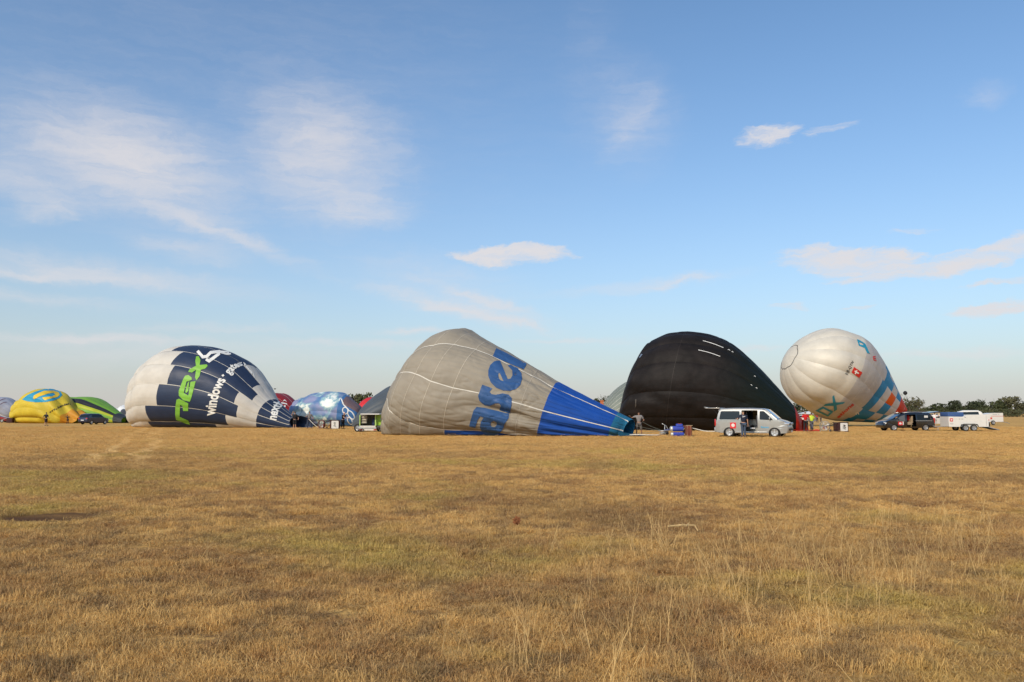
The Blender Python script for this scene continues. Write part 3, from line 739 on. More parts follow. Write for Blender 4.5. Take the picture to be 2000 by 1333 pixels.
def bar(bvh, a, b_, wd, m, root, nm='reflective_strip'):
    a = Vector(a); b_ = Vector(b_); n = (b_ - a).normalized(); n = Vector((-n.y, n.x)) * wd / 2; k = 8; v = []
    for i in range(k + 1):
        q = a + (b_ - a) * i / k; q = q + Vector((0, -1.0 * math.sin(math.pi * i / k))) * 1.2; v += [tuple(q - n), tuple(q + n)]
    f = [(2 * i, 2 * i + 1, 2 * i + 3, 2 * i + 2) for i in range(k)]
    return decal(nm, bvh, v, f, m, root, maxlen=6)
for a, b_ in (((990, 117), (1168, 178)), ((950, 197), (1140, 253)), ((1205, 195), (1225, 202)), ((1238, 212), (1252, 218)), ((1432, 424), (1446, 430)), ((1402, 500), (1416, 507)), ((1446, 526), (1460, 532))):
    bar(b3, Z3([a])[0], Z3([b_])[0], 1.0, MWh, root)
poly('patch', b3, [Z3([(405, 625), (414, 625), (412, 680), (404, 700)])], mat('patch_grey', (.07, .06, .05)), root)
poly('patch', b3, [Z3([(436, 265), (455, 232), (468, 235), (448, 262)])], mat('patch_blue', (.12, .16, .22)), root)
# red fabric trailing on the ground
v = []
for i in range(21):
    for j in range(5): 
        q = i / 20; p = at(1552 + 52 * q, 844, 74.5); v.append((p.x, 74.0 + 1.4 * j / 4, .04 + .12 * math.sin(math.pi * j / 4) * (1 - q) + .05 * noise.noise(Vector((i * .7, j, 3)))))
meshobj('mouth_flap', v, [(i * 5 + j, i * 5 + j + 1, (i + 1) * 5 + j + 1, (i + 1) * 5 + j) for i in range(20) for j in range(4)], M3[1], root, uv=[(a[0] / 5, a[1]) for a in v])
base(root)

# --- silver balloon, upright-ish
def Z4(l): return zc(l, 1520, 630, 5.7957)
root = thing('hot_air_balloon', 'silver envelope with blue and orange checks, tilting up off the ground behind the black minivan', 'hot air balloon', (at(1650, 833, 103).x, 103, 0), group='hot air balloons being inflated')
st = [((690, 94), (325, 950), 101.4, 5.6, -7), ((850, 150), (440, 1034), 102.0, 5.65, -7),
      ((960, 228), (540, 1082), 102.6, 5.3, -7), ((1060, 345), (620, 1104), 103.2, 4.75, -7), ((1150, 472), (710, 1118), 103.8, 4.1, -7), ((1250, 650), (930, 1128), 104.4, 3.1, -7),
      ((1345, 815), (1180, 1126), 105, 2.0, -7), ((1440, 975), (1385, 1045), 105.4, .75, -7)]
st = [(Z4([a])[0], Z4([b])[0], Y, bb, yw) for a, b, Y, bb, yw in st]
sb = [-8 + 27.692 * k for k in range(13)]
e4 = Env(Z4([(96, 385)])[0] + (100.3,), st, sb, capn=1.22, bulge=.02, wr=.004, wf=(2, 3), floor=False, bulge_cap=1.6, nexp=2.0, seed=4)
M4 = [fabric('cloth_silver', (.58, .54, .46), .56, .04, metal=.08, spec=.4, tl=.05), fabric('cloth_greywhite', (.47, .44, .415), .55, .03), fabric('cloth_cyanblue', (.015, .19, .38), .5, .03), fabric('cloth_orange', (.62, .09, .008), .5, .03), fabric('cloth_scarlet', (.58, .035, .012), .5, .03, tl=.2)]
def c4(g_, u, ph):
    if u < 2.05: return 0
    if u > 6.9: return 4
    k = round((ph + 8 - 13.8) / 27.692)
    if u < 4.75 + .2 * (k % 2): return 1
    if u < 5.4: return 2
    row = 0 if u < 5.88 else (1 if u < 6.4 else 2)
    if row == 1 and k == 0: return 3
    return 2 if (k + row) % 2 == 1 else 1
e4.build(root, c4, M4, nu=80, npg=8, cuts=(2.05, 4.75, 4.95, 5.4, 5.88, 6.4, 6.9), tape=None)
MS4 = fabric('seam_silver', (.62, .60, .55), .5, .003, tl=0)
e4.seam(root, 2.9, MS4, .05); e4.seam(root, 4.1, MS4, .03); e4.seam(root, 7.5, MS4, .03)
MK = mat('rope_dark', (.03, .03, .035), .8)
v = []; f = []
for i in range(121):
    ph = -90 + 3 * i; u = .24 + .008 * math.sin(ph / 9.); v += [e4.P(u, ph, .03), e4.P(u + .010, ph, .03)]
for i in range(120): f.append((2 * i, 2 * i + 1, 2 * i + 3, 2 * i + 2))
meshobj('crown_ring', v, f, MK, root)
b4 = e4.bvh(110, 180)
MCy = fabric('print_cyan', (.02, .24, .36), .5, .01, tl=0); MRd = fabric('print_red', (.55, .03, .02), .5, .01, tl=0)
MBk = mat('print_black', (.02, .02, .025), .6)
poly('lettering', b4, [Z4([(612, 840), (632, 822), (650, 905), (755, 900), (735, 920), (660, 935), (665, 985), (632, 1008), (625, 945), (510, 945), (535, 922), (620, 912)])], MCy, root)
poly('lettering', b4, [Z4([(505, 950), (625, 1010), (565, 1065), (418, 1000)]), Z4([(510, 975), (590, 1015), (558, 1045), (460, 1000)])], MCy, root)
poly('lettering', b4, [Z4([(888, 192), (915, 200), (985, 245), (1002, 282), (1035, 355), (1005, 350), (975, 290), (910, 265)]), Z4([(915, 225), (955, 240), (965, 260), (925, 255)])], MCy, root, ml=1.5)
word(b4, 'ations', Z4([(685, 1085), (860, 935), (838, 905), (655, 1068)]), MRd, root, bold=.03, ml=1.5)
word(b4, 'E', Z4([(1075, 430), (1110, 440), (1100, 380), (1068, 385)]), MRd, root, ml=1.5)
word(b4, 'n', Z4([(880, 1045), (915, 1040), (905, 1015), (872, 1022)]), MWh, root, bold=.0, ml=1.5)
word(b4, 'HB-QYN', Z4([(795, 600), (857, 455), (832, 432), (752, 580)]), MBk, root, bold=.012, ml=1.5, space=1.15)
poly('flag_field', b4, [Z4([(856, 505), (950, 568), (915, 628), (828, 566)])], MRd, root)
poly('flag_cross', b4, [Z4([(878, 540), (892, 546), (886, 558), (912, 572), (906, 584), (882, 572), (874, 588), (862, 580), (870, 564), (858, 556), (866, 544), (874, 550)])], MWh, root, off=.06)
for k in range(2):
    a, b_ = [((245, 222), (300, 188)), ((218, 330), (262, 240))][k]
base(root)

# --- small round balloons behind
def simple(label, box, Y, cols, ngore, colf, pole, st, floor=True, bulge=.03, wr=.012, sag=None, tape=False, seed=5, nexp=2.2, yaw0=0, cuts=(), nu=50, mt=None):
    root = thing('hot_air_balloon', label, 'hot air balloon', (at(box, 826, Y).x, Y, 0), group='hot air balloons being inflated')
    b0 = [yaw0 + 360 / ngore * k - 180 for k in range(ngore)]
    e = Env(pole, st, b0, bulge=bulge, wr=wr, wf=(1.7, 5), floor=floor, seed=seed, sag=sag, nexp=nexp)
    e.build(root, colf, cols, nu=nu, npg=6, tape=tape, tw=.05, cuts=cuts)
    return root, e
# yellow
ye = [fabric('cloth_yellow', (.66, .50, .045), .55, .05, tl=.2), fabric('cloth_orangeflap', (.65, .30, .03), .5, .05, tl=.2)]
def sagy(u, ph):
    a = ((ph + 180) % 360) - 180
    return -.05 * math.exp(-((a + 30) / 5) ** 2) * (u < 4) + (.05 * math.sin(a / 9 + u * 2) if u > 3.2 else 0) * (u - 3.2) * .8
root, e = simple('yellow envelope with a blue badge on top, slumped on the grass', 90, 140, ye, 12, lambda g_, u, p: 1 if u > 6.3 and ((p + 180) % 360 - 180) > -30 else 0, (40, 798, 143),
    [((56, 780), (44, 827), 142, 3.4, 8), ((74, 764), (60, 827), 141.4, 4.2, 8), ((92, 760), (80, 827), 140.6, 4.5, 8), ((112, 766), (100, 827), 140, 4.3, 8), ((128, 778), (115, 827), 139.3, 3.6, 10), ((143, 796), (126, 826), 138.6, 2.6, 12), ((160, 810), (134, 825), 138, 1.5, 30), ((166, 814), (152, 824), 137.6, 1.0, 50)], sag=sagy, seed=6)
by = e.bvh(70, 120); CYA = fabric('print_turquoise', (.03, .27, .42), .5, .02, tl=0); YE2 = fabric('print_yellow', (.68, .45, .03), .5, .02, tl=0)
poly('badge', by, [zc([(215, 655), (270, 610), (340, 580), (400, 560), (470, 548), (540, 555), (590, 580), (608, 610), (580, 640), (520, 665), (440, 680), (350, 682), (270, 672)], 0, 650, 5)], CYA, root, ml=2)
poly('badge_figure', by, [zc([(322, 645), (335, 615), (385, 590), (430, 572), (520, 570), (570, 585), (582, 610), (560, 632), (500, 645), (440, 662), (425, 650), (415, 635), (450, 632), (510, 625), (540, 608), (520, 592), (470, 598), (430, 612), (380, 628), (335, 655)], 0, 650, 5)], YE2, root, ml=2, off=.07)
for i, ch in enumerate('www.binder.'):
    t0 = i / 11; t1 = (i + .85) / 11
    def cv(t): return (485 + 215 * t, 790 - 88 * (1 - (1 - t) ** 1.7))
    a = cv(t0); b_ = cv(t1)
    word(by, ch, zc([(a[0], a[1] + 2), (b_[0], b_[1] + 2), (b_[0] - 4, b_[1] - (20 if ch in 'bd' else 15 if ch != '.' else 4)), (a[0] - 4, a[1] - (20 if ch in 'bd' else 15 if ch != '.' else 4))], 0, 650, 5), MBk, root, ml=1, bold=.02)
base(root)
# green and lime with black bands
ge = [fabric('cloth_green', (.20, .42, .05), .5, .03, tl=.2), fabric('cloth_lime', (.45, .50, .035), .5, .03, tl=.2), MBk, fabric('cloth_charcoal', (.03, .035, .04), .6, .03, tl=0)]
def cg(g_, u, p):
    a = (p + 180) % 360 - 180
    if u > 6.2: return 3
    if 34 < a < 58: return 2
    if -48 < a < -26 and u > 4: return 2
    return [0, 1][int((a + 200) // 20) % 2] if a < 34 else 0
root, e = simple('lime and green striped envelope with black bands, between the yellow and navy ones', 190, 143, ge, 18, cg, (120, 800, 148),
    [((140, 777), (128, 827), 147, 4, 20), ((160, 776), (150, 827), 145.5, 4.3, 18), ((180, 777), (172, 827), 144.3, 4.2, 16), ((198, 786), (194, 827), 143.2, 3.5, 14), ((215, 796), (213, 827), 142.5, 2.6, 12), ((230, 806), (230, 827), 142, 1.9, 10), ((240, 812), (242, 827), 141.6, 1.5, 12), ((247, 815), (249, 827), 141.2, 1.2, 20)], seed=7, nu=90, yaw0=2)
base(root)
# pale blue grey at the very left
root, e = simple('pale blue grey envelope tilting up at the far left end of the row', 12, 200, [fabric('cloth_paleblue', (.33, .35, .42), .45, .04), fabric('cloth_white2', (.72, .72, .70), .5, .03)], 12,
    lambda g_, u, p: 1 if -75 < ((p + 180) % 360 - 180) < -30 and u > 1.2 else 0, (-28, 800, 203),
    [((-20, 778), (-24, 800), 202, 3.0, 10), ((0, 776), (-14, 803), 201, 3.4, 10), ((16, 778), (-4, 808), 200, 3.2, 10), ((28, 787), (6, 815), 199.5, 2.4, 10), ((33, 797), (14, 819), 199, 1.6, 10), ((28, 810), (21, 817), 198.6, .7, 10)], floor=False, seed=8)
bx_ = e.bvh(60, 100)
for a, b_ in (((0, 783.3), (11, 779.6)), ((0, 790.5), (13, 786))): bar(bx_, a, b_, 1.0, mat('print_maroon', (.10, .03, .05)), root, 'stripe')
base(root)
# distant white envelope peeping behind the navy one
root, e = simple('small bright white envelope with dark round vent, peeping out beside the navy blocked one', 243, 175, [fabric('cloth_white3', (.75, .76, .76), .4, .03)], 10, lambda g_, u, p: 0, (228, 806, 177),
    [((232, 800), (232, 818), 176, 2, 0), ((242, 792), (242, 822), 175, 2.6, 0), ((255, 794), (255, 822), 175, 2.4, 0), ((265, 805), (265, 820), 175, 1.2, 0)], seed=9)
bx_ = e.bvh(40, 90); poly('vent', bx_, [arc(241, 806, 5.5, 5.5, 0, 345, 20)], mat('vent_dark', (.06, .07, .09)), root, ml=2, off=.2)
base(root)
# dark red with navy
root, e = simple('dark red envelope with a white emblem, behind the navy neck', 555, 112, [fabric('cloth_crimson', (.30, .016, .018), .5, .03, tl=.15), fabric('cloth_navy2', (.03, .045, .11), .5, .03, tl=.05)], 12,
    lambda g_, u, p: 1 if ((p + 180) % 360 - 180) < 14 - 6 * u or u < .62 else 0, (520, 800, 117),
    [((533, 770), (515, 828), 116, 3.8, 20), ((548, 769), (533, 828), 115, 4.0, 18), ((560, 776), (548, 828), 114, 3.6, 16), ((572, 788), (562, 828), 113, 2.9, 14), ((584, 802), (578, 828), 112, 2.2, 12), ((596, 815), (594, 830), 111, 1.3, 12)], seed=10, tape=True)
bx_ = e.bvh(50, 100)
def Z5(l): return zc(l, 500, 720, 7.143)
for c in ([(370, 462), (398, 434), (432, 470), (398, 452)], [(352, 475), (430, 490), (436, 508), (350, 490)], [(385, 522), (410, 515), (412, 540), (392, 545)]): poly('emblem', bx_, [Z5(c)], MWh, root, ml=2)
base(root)
# wave balloon: painted sea and clouds
def wave_mat():
    m = bpy.data.materials.new('cloth_wave'); m.use_nodes = True; N = NT(m.node_tree); b = m.node_tree.nodes['Principled BSDF']
    uv = N.n('ShaderNodeUVMap', uv_map='UVMap').outputs[0]
    wv = N.n('ShaderNodeTexNoise', ins={'Vector': uv, 'Scale': 5.0, 'Detail': 3.0}); uw = N.vec('ADD', uv, N.n('ShaderNodeVectorMath', operation='SCALE', ins={0: wv.outputs['Color'], 'Scale': .12}).outputs[0])
    n1 = N.noise(N.n('ShaderNodeMapping', ins={'Vector': uw, 'Scale': (5.5, 7, 1), 'Location': (1.3, .2, 0)}).outputs[0], 1.0, 3, .5)
    n2 = N.noise(N.n('ShaderNodeMapping', ins={'Vector': uw, 'Scale': (8, 9, 1), 'Location': (4, 2, 0)}).outputs[0], 1.0, 4, .6)
    c = N.mix(N.ramp(n1, .38, .60), (.085, .18, .36), (.25, .27, .42))
    c = N.mix(N.ramp(n2, .43, .54, 0, .9), c, (.24, .42, .46))
    c = N.mix(N.ramp(n2, .51, .61, 0, .9), c, (.78, .80, .74))
    N.link(c, b.inputs['Base Color']); b.inputs['Roughness'].default_value = .5; b.inputs['Specular IOR Level'].default_value = .3
    bn = N.n('ShaderNodeBump', ins={'Strength': 1, 'Distance': .05, 'Height': N.noise(N.n('ShaderNodeMapping', ins={'Vector': uv, 'Scale': (3, 30, 1)}).outputs[0], 1., 5)}); N.link(bn.outputs[0], b.inputs['Normal'])
    return m
WM = wave_mat()
root, e = simple('blue envelope painted with sea waves and clouds, behind the fan crew', 640, 106, [WM, fabric('cloth_mauve', (.20, .13, .13), .55, .12), fabric('cloth_skyblue', (.06, .17, .38), .5, .04)], 12,
    lambda g_, u, p: 1 if u > 5.2 and ((p + 180) % 360 - 180) > 28 else (2 if u > 4.9 else 0), (585, 800, 110),
    [((600, 779), (590, 833), 109, 3.5, 18), ((622, 769), (612, 833), 108, 4.2, 16), ((645, 766), (636, 833), 107, 4.4, 14), ((665, 767), (655, 833), 106, 4.1, 10), ((678, 773), (672, 833), 105.4, 3.5, 4), ((690, 783), (688, 834), 105, 3.0, 0), ((705, 796), (700, 832), 104.6, 2.3, 0), ((712, 812), (708, 828), 104.3, .9, 0)], seed=11, cuts=(4.9, 5.2))
bx_ = e.bvh(60, 120)
def ring(cx, cy, rx, ry, t, rot=0): return [Z5(arc(cx, cy, rx, ry, 0, 345, 23, rot)), Z5(arc(cx, cy, rx - t, ry - t, 0, 345, 23, rot))]
poly('lettering', bx_, ring(1245, 590, 42, 52, 13, 20), MWh, root, ml=2); poly('lettering', bx_, ring(1325, 650, 75, 40, 14, -55), MWh, root, ml=2); poly('lettering', bx_, ring(1310, 730, 60, 34, 12, -60), MWh, root, ml=2)
poly('lettering', bx_, [Z5([(1180, 425), (1195, 420), (1225, 500), (1300, 580), (1285, 585), (1215, 515)])], MWh, root, ml=2)
base(root)
# slate grey
root, e = simple('slate grey envelope resting behind the lime green trailer', 735, 100, [fabric('cloth_slate', (.075, .088, .10), .55, .03, tl=.05)], 14, lambda g_, u, p: 0, (812, 790, 106),
    [((790, 758), (800, 833), 105, 4.6, -20), ((765, 755), (770, 833), 103.5, 4.8, -18), ((745, 765), (748, 833), 102.4, 4.4, -16), ((725, 779), (727, 833), 101.4, 3.6, -14), ((708, 795), (708, 833), 100.6, 2.6, -12), ((697, 810), (697, 834), 100, 1.7, -10), ((688, 824), (688, 834), 99.6, .8, -10)], seed=12)
base(root)
root, e = simple('bright red tip of an envelope showing over the slate grey one', 708, 125, [fabric('cloth_brightred', (.60, .03, .035), .5, .03)], 10, lambda g_, u, p: 0, (740, 800, 128),
    [((732, 777), (732, 826), 127.5, 3, -10), ((718, 778), (718, 826), 126.6, 2.6, -10), ((706, 785), (706, 826), 126, 2, -10), ((698, 796), (698, 826), 125.4, 1.2, -10), ((690, 812), (690, 826), 125, .7, -10)], seed=13)
base(root)
# grey green
root, e = simple('pale grey green envelope with fine white tapes, tucked behind the black one', 1200, 108, [fabric('cloth_sage', (.20, .225, .19), .6, .03)], 24, lambda g_, u, p: 0, (1240, 790, 112),
    [((1245, 742), (1262, 826), 111, 4.6, -16), ((1225, 748), (1238, 828), 110.4, 4.7, -14), ((1208, 760), (1216, 828), 109.8, 4.2, -12), ((1193, 775), (1198, 828), 109, 3.5, -10), ((1182, 792), (1184, 828), 108.4, 2.6, -8), ((1174, 812), (1174, 828), 108, 1.4, -8)], seed=14, tape=True)
base(root)
# dark ball in the air, likely a power-line marker, modelled as a balloon
root = thing('hot_air_balloon', 'tiny dark round ball aloft above the bare tree at right', 'hot air balloon', tuple(at(1768, 768, 300)))
MDk = mat('far_dark', (.012, .012, .014), .8)
mb = MB(); mb.lathe([(.001, .72), (.25, .70), (.5, .52), (.68, .25), (.74, 0), (.70, -.25), (.52, -.52), (.25, -.70), (.12, -.78)], axis='Z', n=20); mb.build('envelope', MDk, root, True)
mb = MB(); mb.box((0, 0, -.92), (.14, .14, .1)); mb.build('basket', MDk, root)

# ------------------------------------------------------------------ trees, far hedge, house
MLf = [mat('leaf_%s' % n, c, .8, var=.35, vs=1.3) for n, c in (('dark', (.040, .052, .022)), ('mid', (.065, .075, .028)), ('olive', (.095, .090, .042)), ('rust', (.15, .065, .030)))]
MBark = mat('bark', (.07, .055, .04), .9)
def crown_mesh(seed, n, mt, gap=.35, leaf=.55, tall=1.0):
    """n leaf clumps in an uneven crown of unit radius, centre at z = 0"""
    r = random.Random(seed); v = []; f = []
    lobes = [(Vector((r.uniform(-.55, .55), r.uniform(-.5, .5), r.uniform(-.5, .6) * tall)), r.uniform(.28, .52)) for _ in range(11)]
    while len(f) < n:
        c, rr = r.choice(lobes)
        d = Vector((r.gauss(0, 1), r.gauss(0, 1), r.gauss(0, 1))).normalized() * rr * r.uniform(.5, 1.08) ** .6
        p = c + d
        if noise.noise(p * 3.1 + Vector((seed, 0, 0))) < gap - .5: continue
        s = leaf * r.uniform(.05, .12); a = Vector((r.gauss(0, 1), r.gauss(0, 1), r.gauss(0, 1))).normalized(); b = a.cross(Vector((r.gauss(0, 1), r.gauss(0, 1), r.gauss(0, 1)))).normalized(); k = len(v)
        v += [p - a * s, p + b * s * .7, p + a * s, p - b * s * .7]; f.append((k, k + 1, k + 2, k + 3))
    me = bpy.data.meshes.new('crown'); me.from_pydata(v, [], f); me.materials.append(mt); return me
def trunk_mesh(seed, h, rad):
    r = random.Random(seed); mb = MB(); p = [Vector((0, 0, 0))]
    for i in range(1, 6): p.append(p[-1] + Vector((r.uniform(-.05, .05) * h, r.uniform(-.05, .05) * h, h / 5)))
    mb.tube(p, [rad * (1 - .14 * i) for i in range(6)], 7)
    for i in range(7):
        s = p[r.randint(2, 5)]; a = r.uniform(0, 6.28); d = Vector((math.cos(a), math.sin(a), .9))
        mb.tube([s, s + d * h * .22, s + d * h * .42 + Vector((0, 0, .08 * h))], [rad * .4, rad * .25, rad * .08], 5)
    me = bpy.data.meshes.new('trunk'); me.from_pydata(mb.v, [], mb.f); me.materials.append(MBark); return me
CM = {(k, j): crown_mesh(10 * k + j, 1500, MLf[k], leaf=.9) for k in range(4) for j in range(3)}
CMbare = [crown_mesh(91 + j, 420, MLf[2], .62, .62) for j in range(2)]
TM = [trunk_mesh(70 + j, .9, .045) for j in range(3)]
def tree(x, Y, h, wd, kind, label, group, bare=False, low=.12):
    X = (x - 1000) / F * Y
    t = thing('tree', label, 'tree', (X, Y, 0), random.uniform(0, 6.28), group)
    c = link('crown', CMbare[random.randint(0, 1)] if bare else CM[(kind, random.randint(0, 2))], t); c.location = (0, 0, h * (.5 + low / 2)); c.scale = (wd / 1.7, wd / 1.7, h * (1 - low) / 1.85)
    k = link('trunk', random.choice(TM), t); k.scale = (h * .75, h * .75, h * .75)
    return t
# row at the far right edge of the field: (x, top y, width px, kind)
row = [(1762, 784, 34, 1), (1786, 786, 30, 2), (1812, 790, 34, 1), (1832, 789, 26, 0), (1851, 787, 30, 1), (1864, 785, 24, 0), (1880, 787, 26, 1), (1896, 784, 26, 0), (1909, 783, 24, 0), (1926, 786, 24, 1),
       (1942, 780, 34, 1), (1950, 782, 22, 3), (1966, 779, 32, 2), (1984, 785, 30, 2), (2003, 781, 30, 0), (2030, 780, 40, 1), (2062, 783, 36, 0), (2095, 779, 40, 2), (1745, 792, 26, 2), (1726, 795, 30, 0), (1702, 796, 30, 1), (1678, 797, 34, 1),
       (1655, 797, 30, 2), (1630, 798, 34, 0), (1606, 797, 30, 1), (1588, 796, 26, 0), (1540, 797, 34, 0), (1510, 796, 34, 1)]
words = ['dense dark green', 'mid green', 'dull olive', 'rusty brown leaved']
places = {0: 'behind the end of the black minivan', 1: 'behind the white trailers', 2: 'at the far right edge of the field', 3: 'hidden partly by the silver balloon'}
for i, (x, ty, wpx, k) in enumerate(row):
    Y = 400 + (i * 37) % 60; h = (808 - ty) / F * Y + 1.6; wd = wpx / F * Y * 1.25
    h *= [1, 1.16, .9, 1.06, .84, 1.1, .95][i % 7]
    ordn = 'first second third fourth fifth sixth seventh eighth ninth tenth eleventh twelfth thirteenth fourteenth fifteenth sixteenth seventeenth eighteenth nineteenth twentieth'.split()
    j_ = sorted(q[0] for q in row).index(x); nm = (ordn[j_] if j_ < 20 else 'twenty-' + ordn[j_ - 20])
    tree(x, Y, h, wd, k, '%s tree in the far row, %s from its left end' % (words[k], nm), 'trees along the far edge of the field', low=.0)
for x, ty, wpx, k, lb in ((672, 769, 26, 1, 'bushy green tree seen above the painted wave envelope'), (690, 768, 24, 0, 'dark green tree second from the left above the wave envelope'), (706, 770, 22, 2, 'olive tree above the red balloon tip'), (720, 766, 26, 1, 'green tree touching the slope of the slate grey envelope'),
                          (1150, 777, 22, 0, 'dark tree over the royal blue neck, left of its group'), (1166, 773, 24, 1, 'green tree over the royal blue neck, middle of its group'), (1182, 770, 26, 0, 'tall dark tree beside the grey green envelope')):
    Y = 240; tree(x, Y, (808 - ty) / F * Y + 1.6, wpx / F * Y * 1.3, k, lb, 'trees between the balloons', low=.0)
tree(1567, 210, (808 - 772) / F * 210 + 1.6, 30 / F * 210 * 1.1, 0, 'dark leafy tree in the gap between the black and silver balloons', 'trees between the balloons', low=.1)
tree(1776, 300, (808 - 773) / F * 300 + 1.6, 34 / F * 300 * 1.2, 2, 'thin half bare tree under the tiny round ball', 'thin trees', True)
tree(1756, 300, (808 - 768) / F * 300 + 1.6, 18 / F * 300 * 1.2, 2, 'slender half bare tree touching the red mouth of the silver balloon', 'thin trees', True)
tree(1796, 300, (808 - 780) / F * 300 + 1.6, 14 / F * 300 * 1.3, 2, 'smallest half bare tree, at the right of its group', 'thin trees', True)
# scrub in front of the far row
vv = []; ff = []; rr = random.Random(5)
for i in range(26000):
    X = rr.uniform(60, 330); Y = 392 + rr.uniform(-6, 10); hh = (1.6 + 1.5 * noise.noise(Vector((X * .05, 0, 0))) + .8 * noise.noise(Vector((X * .3, 1, 0))) + 1.6); z = rr.random() ** .8 * hh
    s = rr.uniform(.12, .34); a = Vector((rr.gauss(0, 1), rr.gauss(0, 1), rr.gauss(0, 1))).normalized(); b = a.cross(Vector((rr.gauss(0, 1), rr.gauss(0, 1), rr.gauss(0, 1)))).normalized(); p = Vector((X, Y, z)); k = len(vv)
    vv += [p - a * s, p + b * s * .7, p + a * s, p - b * s * .7]; ff.append((k, k + 1, k + 2, k + 3))
me_ = meshobj('undergrowth', vv, ff, MLf, None, False, [rr.choice([0, 0, 1, 2]) for _ in ff]); tag(me_, 'tangled undergrowth below the far trees', 'bushes', None, 'stuff')
# pylon
MSt = mat('galvanised', (.35, .36, .37), .5, .5)
pt = thing('power_pylon', 'faint lattice power pylon rising above the far trees', 'pylon', tuple(at(1804, 808, 700).xy) + (0,))
mb = MB(); hp = 13.5
for sx in (-1, 1):
    for sy in (-1, 1): mb.tube([(sx * 1.3, sy * 1.3, 0), (sx * .3, sy * .3, hp)], .09, 4)
for i in range(7):
    z0 = hp * i / 7; z1 = hp * (i + 1) / 7; w0 = 1.3 - z0 / hp; w1 = 1.3 - z1 / hp
    for sy in (-1, 1): mb.tube([(-w0, sy * w0, z0), (w1, sy * w1, z1)], .05, 4); mb.tube([(w0, sy * w0, z0), (-w1, sy * w1, z1)], .05, 4)
mb.build('lattice', MSt, pt)
mb = MB()
for z in (hp * .78, hp * .93): mb.tube([(-2.4, 0, z), (2.4, 0, z)], .09, 4)
mb.build('cross_arm', MSt, pt)
# long low house
MWl = mat('render_cream', (.52, .44, .30), .8); MRf = mat('roof_brown', (.16, .10, .07), .8); MWn = mat('window_dark', (.05, .05, .06), .3)
hs = thing('house', 'long low cream building with a brown roof behind the black minivan', 'building', (at(1798, 808, 330).x, 330, 0))
mb = MB(); mb.box((0, 0, .9), (13.2, 5, 2.0)); mb.build('wall', MWl, hs)
mb = MB(); mb.add([(-6.9, -2.8, 1.9), (6.9, -2.8, 1.9), (6.9, 2.8, 1.9), (-6.9, 2.8, 1.9), (-6.3, 0, 2.35), (6.3, 0, 2.35)], [(0, 1, 5, 4), (1, 2, 5), (2, 3, 4, 5), (3, 0, 4), (3, 2, 1, 0)]); mb.build('roof', MRf, hs)
for x in (-4.4, -2.9, -.8, .8, 3.3, 5.2):
    mb = MB(); mb.box((x, -2.52, 1.25), (.75, .06, .55)); wo = mb.build('window', MWn, hs)
    mb = MB(); mb.box((x, -2.56, .93), (.9, .1, .08)); mb.build('window_sill', MWl, wo)

# ------------------------------------------------------------------ people
SK = mat('skin', (.42, .23, .15), .6, var=.06); SKd = mat('skin_tan', (.30, .15, .09), .6, var=.06)
def skinned(name, nodes, edges, m, parent, sub=1):
    """one continuous surface grown over a joint graph; nodes: (position, radius x, radius y)"""
    me = bpy.data.meshes.new(name); me.from_pydata([n[0] for n in nodes], edges, []); o = bpy.data.objects.new(name, me); COL.objects.link(o)
    md = o.modifiers.new('s', 'SKIN'); sv = me.skin_vertices[0].data
    for i, n in enumerate(nodes): sv[i].radius = (n[1], n[2] if len(n) > 2 else n[1])
    sv[0].use_root = True
    if sub: o.modifiers.new('d', 'SUBSURF').levels = sub
    dg = bpy.context.evaluated_depsgraph_get(); me2 = bpy.data.meshes.new_from_object(o.evaluated_get(dg)); bpy.data.objects.remove(o)
    me2.materials.clear(); me2.materials.append(m); me2.name = name
    me2.polygons.foreach_set('use_smooth', [True] * len(me2.polygons))
    return link(name, me2, parent)
